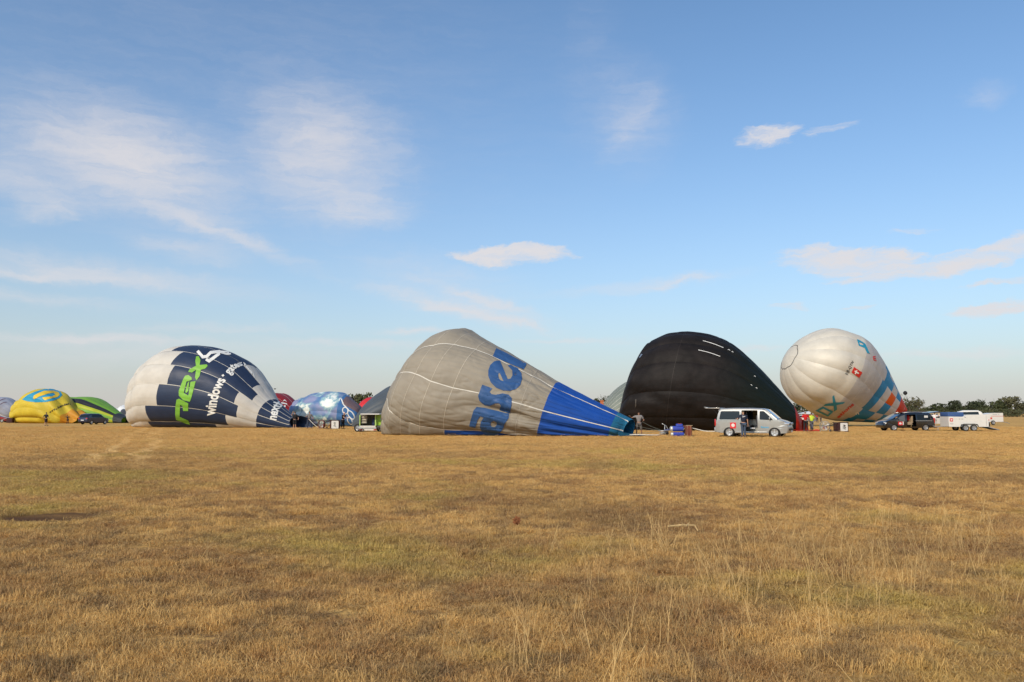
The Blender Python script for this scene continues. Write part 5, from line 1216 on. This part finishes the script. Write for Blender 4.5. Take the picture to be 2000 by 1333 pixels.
fn = thing('fan_unit', 'blue boxed fan standing on the ramp of the white twin axle trailer', 'fan', (at(1926, 840, 75.6).x, 75.6, .28), R(20)); mb = MB(); mb.box((0, 0, .28), (.42, .5, .52), bev=.05); mb.build('housing', mat('fan_blue', (.03, .10, .20), .5), fn, True); mb = MB(); mb.lathe([(.001, -.26), (.19, -.26), (.21, -.24), (.21, -.2)], c=(0, 0, .28), n=18); mb.build('fan_guard', MDrk, fn); mb = MB(); mb.tube([(-.2, 0, .5), (-.2, 0, .68), (.2, 0, .68), (.2, 0, .5)], .015, 6); mb.build('handle', MAl, fn)
tr2 = thing('trailer', 'white box trailer with red stripes and lifted lid, farthest right on the field', 'trailer', (at(1929, 829, 118).x, 118, 0), R(4))
slab(tr2, rpoly([(-1.55, .42), (1.78, .42), (1.78, 1.68), (.3, 1.66), (-1.6, 1.36)], .06), -.85, .85, MWhP, 'box')
mb = MB(); mb.box((-1.45, 0, 1.48), (1.2, 1.6, .05), Matrix.Rotation(R(-9), 3, 'Y')); mb.build('lid', MWhP, tr2)
for s_ in (-1, 1): trailer_wheel(tr2, .2, s_ * .92, .31, s_)
mb = MB(); mb.box((.9, -.857, 1.22), (1.9, .006, .05)); mb.build('stripe', mat('print_red2', (.55, .06, .04), .5), tr2)
sticker(tr2, .0, .92, .26, .26, mat('print_red2', (.55, .06, .04), .5), lambda x, z: .85); sticker(tr2, -1.15, 1.08, .34, .12, mat('print_red2', (.55, .06, .04), .5), lambda x, z: .85); flat_text('WIR 5', mat('print_grey', (.25, .25, .27), .6), tr2, .2, 1.2, 1.38, 1.5, -.857)
mb = MB(); mb.tube([(1.7, -.3, .42), (2.8, 0, .36)], .035, 6); mb.tube([(1.7, .3, .42), (2.8, 0, .36), (3.3, 0, .12)], .035, 6); mb.build('drawbar', MSt, tr2)
# white car and pickup roof behind
def smallcar(label, cat, x, Y, rz, paint, L=4.3, Hh=1.45, suv=False, name='parked_car'):
    c = thing(name, label, cat, (at(x, 829, Y).x, Y, 0), rz)
    k = L / 4.3; h = Hh
    tp = [(-2.1 * k, .32), (-2.15 * k, .6), (-2.1 * k, .92), (-2.0 * k, 1.0 if not suv else 1.02), (-1.75 * k if suv else -1.45 * k, h * .93), (-1.2 * k, h), (.1 * k, h), (.55 * k, h * .93), (1.15 * k, 1.0), (1.95 * k, .85), (2.13 * k, .65), (2.13 * k, .40), (2.05 * k, .28)]
    win = rpoly([(-1.35 * k, 1.02), (.95 * k, 1.0), (.45 * k, h * .90), (-1.2 * k, h * .92)], .06)
    y_ = shell(c, tp, (-1.3 * k, 1.3 * k), .87, .98, h, paint, [win], [win], ra=.34, skip=(4,) if False else (), inset=.09)
    for s_ in (-1, 1): pane(c, y_, win, s_, MGl, off=-.01)
    for i, nm in ((3, 'rear_window'), (7, 'windscreen')):
        (x0, z0), (x1, z1) = tp[i], tp[i + 1]; nx_, nz_ = -(z1 - z0), (x1 - x0); l_ = math.hypot(nx_, nz_); nx_, nz_ = nx_ / l_ * .025, nz_ / l_ * .025
        mb = MB(); mb.add([(x0 * .9 + x1 * .1 + nx_, -.70, z0 * .9 + z1 * .1 + nz_), (x0 * .9 + x1 * .1 + nx_, .70, z0 * .9 + z1 * .1 + nz_), (x0 * .1 + x1 * .9 + nx_, .62, z0 * .1 + z1 * .9 + nz_), (x0 * .1 + x1 * .9 + nx_, -.62, z0 * .1 + z1 * .9 + nz_)], [(0, 1, 2, 3)]); mb.build(nm, MGl, c)
    for xx in (-1.3 * k, 1.3 * k):
        for s_ in (-1, 1): rimwheel(c, xx, s_ * .76, .31, .2, s_)
    for s_ in (-1, 1):
        mb = MB(); mb.box((-2.1 * k, s_ * .70, .86), (.08, .26, .16), bev=.02); mb.build('tail_lamp', MTail, c, True)
        mb = MB(); mb.box((2.05 * k, s_ * .62, .70), (.14, .30, .12), bev=.02); mb.build('headlight', MLamp, c, True)
    mb = MB(); mb.box((-2.17 * k, 0, .62), (.02, .5, .12)); mb.build('number_plate', MPl, c)
    mb = MB(); mb.box((2.14 * k, 0, .62), (.03, 1.0, .14)); mb.build('grille', MDrk, c)
    return c
MNv = mat('paint_navy', (.012, .018, .045), .3, .2, coat=1)
smallcar('dark blue estate car seen from behind before the green striped balloon', 'car', 183, 123, R(74), MNv, 4.4, 1.58, True)
smallcar('white car facing the camera between the black minivan and white trailer', 'car', 1843, 108, R(-80), MWhP, 4.3, 1.4)
smallcar('white pickup whose cab shows over the white twin axle trailer', 'pickup', 1884, 96, R(160), MWhP, 4.8, 1.95)
smallcar('white car half hidden behind the person in red', 'car', 1566, 120, R(70), MWhP, 4.3, 1.4)
smallcar('red car at the far left edge beneath the pale blue envelope', 'car', -8, 150, R(10), mat('paint_red', (.25, .015, .02), .3, coat=1), 4.2, 1.3)
# white tent
tn = thing('tent', 'white peaked canopy tent in the gap right of the red mouth', 'tent', (at(1585, 818, 165).x, 165, 0))
mb = MB(); mb.add([(-2.6, -1.6, 1.55), (1.6, -1.6, 1.35), (1.6, 1.6, 1.35), (-2.6, 1.6, 1.55), (.5, 0, 2.25)], [(0, 1, 4), (1, 2, 4), (2, 3, 4), (3, 0, 4)]); mb.build('canopy', MWhP, tn)
mb = MB(); mb.box((-.5, 1.5, .75), (4.0, .04, 1.3)); mb.build('back_wall', MWhP, tn)
for x in (-2.5, 1.5):
    for y in (-1.5, 1.5): mb = MB(); mb.tube([(x, y, 0), (x, y, 1.5)], .03, 6); mb.build('pole', MAl, tn)
# orange cone-like post left of the grey green balloon
oc = thing('brick_chimney', 'orange brick stack peeping over the royal blue balloon neck', 'chimney', (at(1175.5, 790, 200).x, 200, 0)); mb = MB(); mb.box((0, 0, 2.3), (.75, .75, 4.6), bev=.03); mb.build('shaft', mat('brick_orange', (.42, .13, .05), .8), oc); mb = MB(); mb.box((0, 0, 4.68), (.9, .9, .16)); mb.build('cap', mat('brick_orange', (0, 0, 0)), oc)

# lime green open trailer
gt = thing('trailer', 'lime green box trailer with its rear wide open, beside the grey and blue balloon', 'trailer', (at(719, 842, 71.5).x, 71.5, 0), 0)
MLm = mat('paint_lime', (.26, .46, .03), .45, 0, coat=.2); MLp = mat('paint_lime_pale', (.40, .58, .16), .45)
k_ = 1.0
mb = MB(); mb.box((-.72, 0, 1.02), (.07, .07, .92)); mb.box((.63, 0, 1.02), (.10, .07, .92)); mb.build('rear_post', MLp, gt)
mb = MB(); mb.box((0, 1.25, 1.02), (1.42, .04, .92)); mb.box((-.73, .65, 1.02), (.03, 1.2, .92)); mb.build('box_wall', mat('trailer_inside', (.14, .12, .09), .8), gt)
for z in (.78, 1.0, 1.22, 1.42): mb = MB(); mb.box((-.42, .45, z), (.52, .7, .035)); mb.build('shelf', mat('shelf_pale', (.34, .31, .26), .8), gt)
for z in (.86, 1.09, 1.31): mb = MB(); mb.box((-.42, .42, z), (.46, .5, .12), bev=.01); mb.build('crate', mat('shelf_box', (.42, .38, .30), .8), gt)
mb = MB(); mb.box((0.23, 0.35, 1.545), (1.62, 1.9, .09), bev=.02); mb.build('roof', MWhP, gt)
mb = MB(); mb.box((-.05, -.02, .50), (1.36, .10, .10), bev=.01); mb.box((-.05, -.03, .38), (1.4, .08, .10), bev=.01); mb.build('tailboard', MWhP, gt)
mb = MB(); mb.box((-.02, .6, .34), (1.45, 1.4, .10)); mb.build('chassis', MSt, gt)
mb = MB(); mb.box((0, -.05, .20), (1.46, .06, .12), bev=.01); mb.build('lamp_bar', MWhP, gt)
for s_ in (-1, 1): mb = MB(); mb.box((s_ * .60, -.09, .21), (.24, .03, .09), bev=.01); mb.build('tail_lamp', MTail, gt, True)
mb = MB(); mb.box((1.15, .25, 1.03), (.95, .05, .92), bev=.01); sdp = mb.build('side_door', MLm, gt)
mb = MB(); mb.box((1.28, .215, 1.12), (.55, .01, .16)); mb.build('door_strip', mat('strip_grey', (.30, .33, .28), .6), sdp)
mb = MB(); mb.box((1.15, .4, .48), (.9, .6, .14)); mb.build('fender', mat('plastic_grey', (0, 0, 0)), gt)
for x, y, s_ in ((-.98, .55, -1), (.95, .55, 1)):
    wt = bpy.data.objects.new('wheel', None); COL.objects.link(wt); wt.parent = gt; wt.location = (x, y, .36); wt.rotation_euler = (0, 0, R(-22))
    mb = MB(); mb.lathe([(.22, -.10), (.34, -.10), (.36, -.05), (.36, .05), (.34, .10), (.22, .10)], n=26); mb.build('tyre', MTy, wt, True)
    mb = MB(); mb.lathe([(.22, -.09), (.21, -.03), (.001, -.05)], n=26)
    for q in range(5): a = q * 1.2566; mb.tube([(.05 * math.cos(a), -.08, .05 * math.sin(a)), (.21 * math.cos(a), -.09, .21 * math.sin(a))], .022, 6)
    mb.build('rim', MAl, wt)
mb = MB(); mb.lathe([(.12, -.05), (.17, -.05), (.18, 0), (.17, .05), (.12, .05), (.001, .04)], c=(-.5, -.1, .14), n=18); mb.build('jockey_wheel', MTy, gt, True)
gb = MB(); gb.lathe([(.001, 0), (.15, 0), (.16, .05), (.16, .50), (.10, .58), (.06, .60), (.06, .68), (.001, .68)], axis='Z', n=18)
o = gb.build('gas_cylinder', mat('cyl_navy', (.015, .02, .08), .5), None, True); o.location = (gt.location.x + .42, 71.9, .56); tag(o, 'dark blue gas cylinder standing inside the lime trailer', 'gas cylinder')

# ------------------------------------------------------------------ baskets, burners, fans, ropes
MWk = mat('wicker_brown', (.16, .055, .030), .8, var=.4, vs=20, bump=.01, bs=80); MWk2 = mat('wicker_dark', (.05, .018, .018), .8, var=.3, vs=20); MLe = mat('leather_tan', (.42, .30, .18), .7)
MCyl = mat('cyl_blue', (.03, .055, .33), .6, bump=.01, bs=15); MPip = mat('tube_grey', (.50, .51, .50), .4, .6)
# basket on its side between the fan and the van (blue padded cylinders strapped beside it)
bk = thing('balloon_basket', 'brown wicker basket lying on its side with its base toward the silver van', 'basket', (at(1343, 852, 58.6).x, 58.6, 0), R(4))
for i in range(7):
    mb = MB(); x = -.20 + .062 * i; mb.box((x, 0, .38), (.058, .86 + .02 * (i % 2), .74), bev=.02); mb.build('wicker_band', MWk if i % 2 == 0 else mat('wicker_red', (.22, .05, .03), .8, var=.3), bk, True)
for z in (.01, .76): mb = MB(); mb.tube([(-.24, -.44, z), (.24, -.44, z)], .02, 6); mb.build('runner', MLe, bk)
mb = MB()
for x in (-.14, .11): mb.tube([(x, -.47, .02), (x, -.47, .74), (x, .47, .74)], .014, 6)
mb.build('strap', MLe, bk)
# two blue padded rolls
for i, (x, z, L, lb) in enumerate(((1324, .26 + .27, .78, 'royal blue padded gas cylinder lying on top of another beside the basket'), (1325, .14, .78, 'royal blue padded gas cylinder lying lowest on the grass beside the basket'), (1327, .74, .45, 'bunched blue padded cover heaped on the blue cylinders'))):
    p = at(x, 850, 58.4); c = thing('gas_cylinder', lb, 'gas cylinder', (p.x, 58.4, z), R(2), 'blue gas cylinders by the basket')
    rr_ = (.19, .15, .14)[i]; mb = MB(); mb.lathe([(.001, -L / 2), (rr_ * .9, -L / 2), (rr_, -L / 2 + .06), (rr_ * 1.02, 0), (rr_, L / 2 - .06), (rr_ * .9, L / 2), (.001, L / 2)], axis='X', n=20)
    for q in range(len(mb.v)): x_, y_, z_ = mb.v[q]; w_ = 1 + .06 * noise.noise(Vector((x_ * 6, y_ * 6, z_ * 6 + i))); mb.v[q] = (x_, y_ * w_, z_ * w_)
    mb.build('padded_cover', MCyl, c, True)
    if i < 2:
        mb = MB(); mb.lathe([(rr_ * .95, 0), (rr_ * .96, -.10), (rr_ * .7, -.15), (.001, -.15)], c=(-L / 2, 0, 0), axis='X', n=18); mb.build('valve_collar', mat('cyl_steel', (.55, .55, .50), .4, .5), c, True)
        mb = MB(); mb.tube([(L / 2, -rr_ * .6, .05), (L / 2 + .05, -rr_ * .9, 0), (L / 2 - .05, -rr_, -.06)], .025, 6); mb.build('strap', mat('strap_olive', (.25, .27, .15), .8), c)
    else: mb = MB(); mb.box((.02, -.02, rr_), (.22, .16, .03), bev=.01); mb.build('red_tag', mat('tag_red', (.40, .10, .12), .7), c)
# burner frame lying at the left
bu = thing('burner_frame', 'steel burner frame with twin coils lying on the grass before the blue balloon mouth', 'burner', (at(1296, 851, 58.6).x, 58.6, 0), R(8))
mb = MB(); mb.tube([(-.10, 0, .88), (.08, 0, .80), (.22, 0, .70), (.30, 0, .55), (.30, 0, .05)], .022, 8); mb.tube([(.10, 0, .78), (.08, 0, .10)], .022, 8); mb.tube([(-.30, -.3, .38), (.35, -.3, .40)], .02, 8); mb.tube([(-.30, .3, .38), (.35, .3, .40)], .02, 8); mb.tube([(-.30, -.3, .38), (-.30, .3, .38)], .02, 8); mb.build('frame', MPip, bu, True)
for j, y in enumerate((-.15, .15)):
    mb = MB(); pts = [(-.25 + .018 * i / 3, y + .10 * math.cos(i * .55), .22 + .10 * math.sin(i * .55)) for i in range(56)]; mb.tube(pts, .012, 5); mb.build('coil', MPip, bu, True)
    mb = MB(); mb.lathe([(.03, -.10), (.10, -.10), (.12, .16), (.05, .20)], c=(.12, y, .24), axis='X', n=16); mb.build('burner_can', MDrk, bu, True)
mb = MB(); mb.lathe([(.09, -.02), (.11, 0), (.09, .02)], c=(.28, -.1, .12), n=16); mb.tube([(.28, -.1, .12), (.35, -.1, .2)], .02, 6); mb.build('valve_wheel', mat('brass', (.45, .33, .12), .4, .6), bu, True)
mb = MB(); mb.tube([(.05, 0, .42), (.35, 0, .46), (.72, -.05, .56)], [.05, .06, .05], 8); mb.build('padded_pole', mat('pole_cover', (.06, .07, .16), .8), bu, True)
# ropes
def rope(pts, r, m, label, group='ropes'):
    P_ = [Vector(p) for p in pts]; q = []
    for i in range(len(P_) - 1):
        a, b_, c, d = P_[max(i - 1, 0)], P_[i], P_[i + 1], P_[min(i + 2, len(P_) - 1)]
        for t in range(6): q.append(Vector([cr(a[k], b_[k], c[k], d[k], t / 6) for k in range(3)]))
    q.append(P_[-1]); mb = MB(); mb.tube(q, r, 5); return tag(mb.build('rope', m, None, True), label, 'rope', group)
MRp = mat('rope_white', (.62, .58, .50), .8); MRg = mat('rope_grey', (.10, .11, .09), .8)
rope([at(1349, 836, 58.6), at(1362, 839, 58.4), at(1378, 842.5, 58), at(1396, 843, 57.6)], .03, MRp, 'white rope from the wicker basket to the back of the silver van')
for (a, b_), lb in zip((((1254, 824), (1290, 840)), ((1236, 830), (1290, 841)), ((1232, 837), (1290, 841)), ((1226, 847), (1286, 843))), ('uppermost thin dark cable from the grey shirted man to the burner', 'second thin cable from the blue mouth to the burner', 'third thin cable from the blue mouth to the burner', 'lowest thin cable from the blue mouth to the burner')):
    pa = at(a[0], a[1], 60.5); pb = at(b_[0], b_[1], 58.8); rope([pa, (pa + pb) / 2 + Vector((0, 0, -.05)), pb], .013, MRg, lb)
rope([at(1225, 851, 58.2) + Vector((0, 0, .05)), at(1250, 851, 58.0) + Vector((0, 0, .06)), at(1270, 852, 58) + Vector((0, 0, .07)), at(1288, 851.5, 58.2) + Vector((0, 0, .05))], .035, MRp, 'thick white rope lying on the grass left of the burner frame')
# fan and basket of the navy balloon
def fanset(label, px, Y, red):
    fnn = thing('inflation_fan', label, 'fan', (at(px, 841, Y).x, Y, 0), R(-30), 'inflation fans')
    mb = MB(); mb.lathe([(.40, -.12), (.44, -.12), (.44, .12), (.40, .12)], c=(0, 0, .50), n=26); mb.build('shroud', mat('shroud_%d' % int(px), red, .5), fnn, True)
    mb = MB()
    for rr_ in (.12, .22, .32): mb.lathe([(rr_, -.13), (rr_ + .012, -.13)], c=(0, 0, .5), n=20)
    for k in range(8): a = k * PI / 4; mb.tube([(0, -.13, .5), (.42 * math.cos(a), -.13, .5 + .42 * math.sin(a))], .008, 4)
    mb.build('guard', MPip, fnn)
    for k in range(4): a = k * PI / 2 + .4; mb = MB(); mb.add([(.04 * math.cos(a), -.04, .5 + .04 * math.sin(a)), (.38 * math.cos(a - .16), -.06, .5 + .38 * math.sin(a - .16)), (.38 * math.cos(a + .2), .05, .5 + .38 * math.sin(a + .2)), (.06 * math.cos(a + .5), .03, .5 + .06 * math.sin(a + .5))], [(0, 1, 2, 3)]); mb.build('blade', MWhP, fnn)
    mb = MB(); mb.box((0, .26, .36), (.30, .30, .26), bev=.03); mb.build('engine', mat('engine_red', (.30, .05, .04), .5), fnn, True)
    mb = MB(); mb.tube([(-.4, -.1, .05), (-.4, .5, .05)], .02, 6); mb.tube([(.4, -.1, .05), (.4, .5, .05)], .02, 6); mb.tube([(-.4, .1, .05), (-.4, .1, .5)], .02, 6); mb.tube([(.4, .1, .05), (.4, .1, .5)], .02, 6); mb.tube([(-.3, .5, .05), (-.3, .7, .7), (.3, .7, .7), (.3, .5, .05)], .018, 6); mb.build('stand', MPip, fnn)
    for s_ in (-1, 1): mb = MB(); mb.lathe([(.001, -.03), (.10, -.03), (.10, .03), (.001, .03)], c=(s_ * .45, .3, .11), axis='X', n=14); mb.build('wheel', MTy, fnn)
fanset('red and grey motor fan between the navy mouth and the signed basket', 628, 86.5, (.16, .05, .04))
fanset('grey motor fan left of the basket with the white sign at the red mouth', 1611, 73.4, (.28, .26, .22))
def basket2(label, px, Y, w_, h_, wk, marks):
    b = thing('balloon_basket', label, 'basket', (at(px, 841, Y).x, Y, 0), R(6), 'baskets tipped on their side with a white sign')
    for i in range(6): mb = MB(); mb.box((0, 0, h_ * (i + .5) / 6), (w_, .95 + .02 * (i % 2), h_ / 6 - .01), bev=.02); mb.build('wicker_band', wk, b, True)
    mb = MB(); mb.tube([(-w_ / 2, -.5, h_), (w_ / 2, -.5, h_)], .03, 6); mb.tube([(-w_ / 2, -.5, .02), (w_ / 2, -.5, .02)], .03, 6); mb.build('rim', mat('leather_dark', (.06, .03, .03), .6), b, True)
    v, f = fill2d([rpoly([(-w_ * .34, .06), (w_ * .40, .06), (w_ * .40, h_ - .05), (-w_ * .34, h_ - .05)], .08)]); sg = meshobj('sign', [(p[0], -.52, p[1]) for p in v] , f, MWhP, b, False)
    for q in marks: v, f = text2d(q[0], .01, .3); meshobj('lettering', [(q[1] + (q[2] - q[1]) * (1 - y), -.53, q[3] + (q[4] - q[3]) * x) for x, y in v], f, MBk, sg, False)
    mb = MB(); 
    for y in (-.4, .4): mb.tube([(-w_ / 2, y, h_), (-w_ / 2 - .75, y * .5, h_ * .62)], .025, 6)
    mb.tube([(-w_ / 2, -.4, .06), (-w_ / 2 - .75, -.2, .10)], .025, 6); mb.build('pole', mat('pole_black', (.02, .02, .025), .6), b, True)
basket2('basket tipped over with a square white sign, at the feet of the pink helmeted person', 654.5, 86.0, .98, .90, MWk2, [('Job', -.12, .16, .18, .72)])
basket2('dark brown basket tipped over with a white lettered sign, in front of the silver balloon', 1642.5, 73.4, .92, .82, MWk2, [('104', -.10, .20, .20, .62), ('IOE', .04, .14, .24, .60)])
rope([at(604, 820, 86.5), at(612, 828, 86.3), at(620, 835, 86.2)], .03, MRp, 'pale rope from the grey shirted man to the motor fan')
rope([at(1588, 843.5, 73.5) + Vector((0, 0, .08)), at(1594, 842.5, 73.2) + Vector((0, 0, .1)), at(1601, 843, 73) + Vector((0, 0, .08))], .06, mat('rope_red', (.50, .04, .02), .8), 'red cloth strap lying on the grass left of the grey motor fan')
rope([at(1230, 772, 79), at(1216, 774, 82), at(1150, 787, 96)], .012, MRg, 'thin line running in the sky behind the black balloon') if False else None
# dark basket and shelf things beneath the pale balloon at far left
b_ = thing('balloon_basket', 'dark basket lying under the mouth of the pale blue balloon at far left', 'basket', (at(20, 826, 138).x, 138, 0), R(10))
mb = MB(); mb.box((0, 0, .45), (.9, .9, .8), bev=.05); mb.build('wicker_band', MWk2, b_, True); mb = MB(); mb.tube([(-.45, -.4, .85), (-1.1, -.2, .6), (-1.3, 0, .5)], .04, 6); mb.build('pole', MPip, b_)
# white box by the blue car, bird in the sky
o = MB(); o.box((0, 0, .4), (.35, .3, .8), bev=.04); o.box((0, 0, .84), (.25, .2, .08), bev=.01); o = o.build('water_can', MWhP, None, True); o.location = (at(162, 826, 128).x, 128, 0); tag(o, 'white canister standing left of the dark blue car', 'canister')
mb = MB(); mb.ell((0, 0, 0), (.12, .28, .10), 6); mb.add([(0, .1, .03), (0, -.12, .03), (-.55, -.05, .16), (-.5, .05, .16)], [(0, 1, 2, 3)]); mb.add([(0, .1, .03), (0, -.12, .03), (.55, -.05, .16), (.5, .05, .16)], [(3, 2, 1, 0)])
o = mb.build('bird', MDk, None, True); o.location = at(537, 760, 130); tag(o, 'tiny dark bird flying above the red envelope', 'bird')
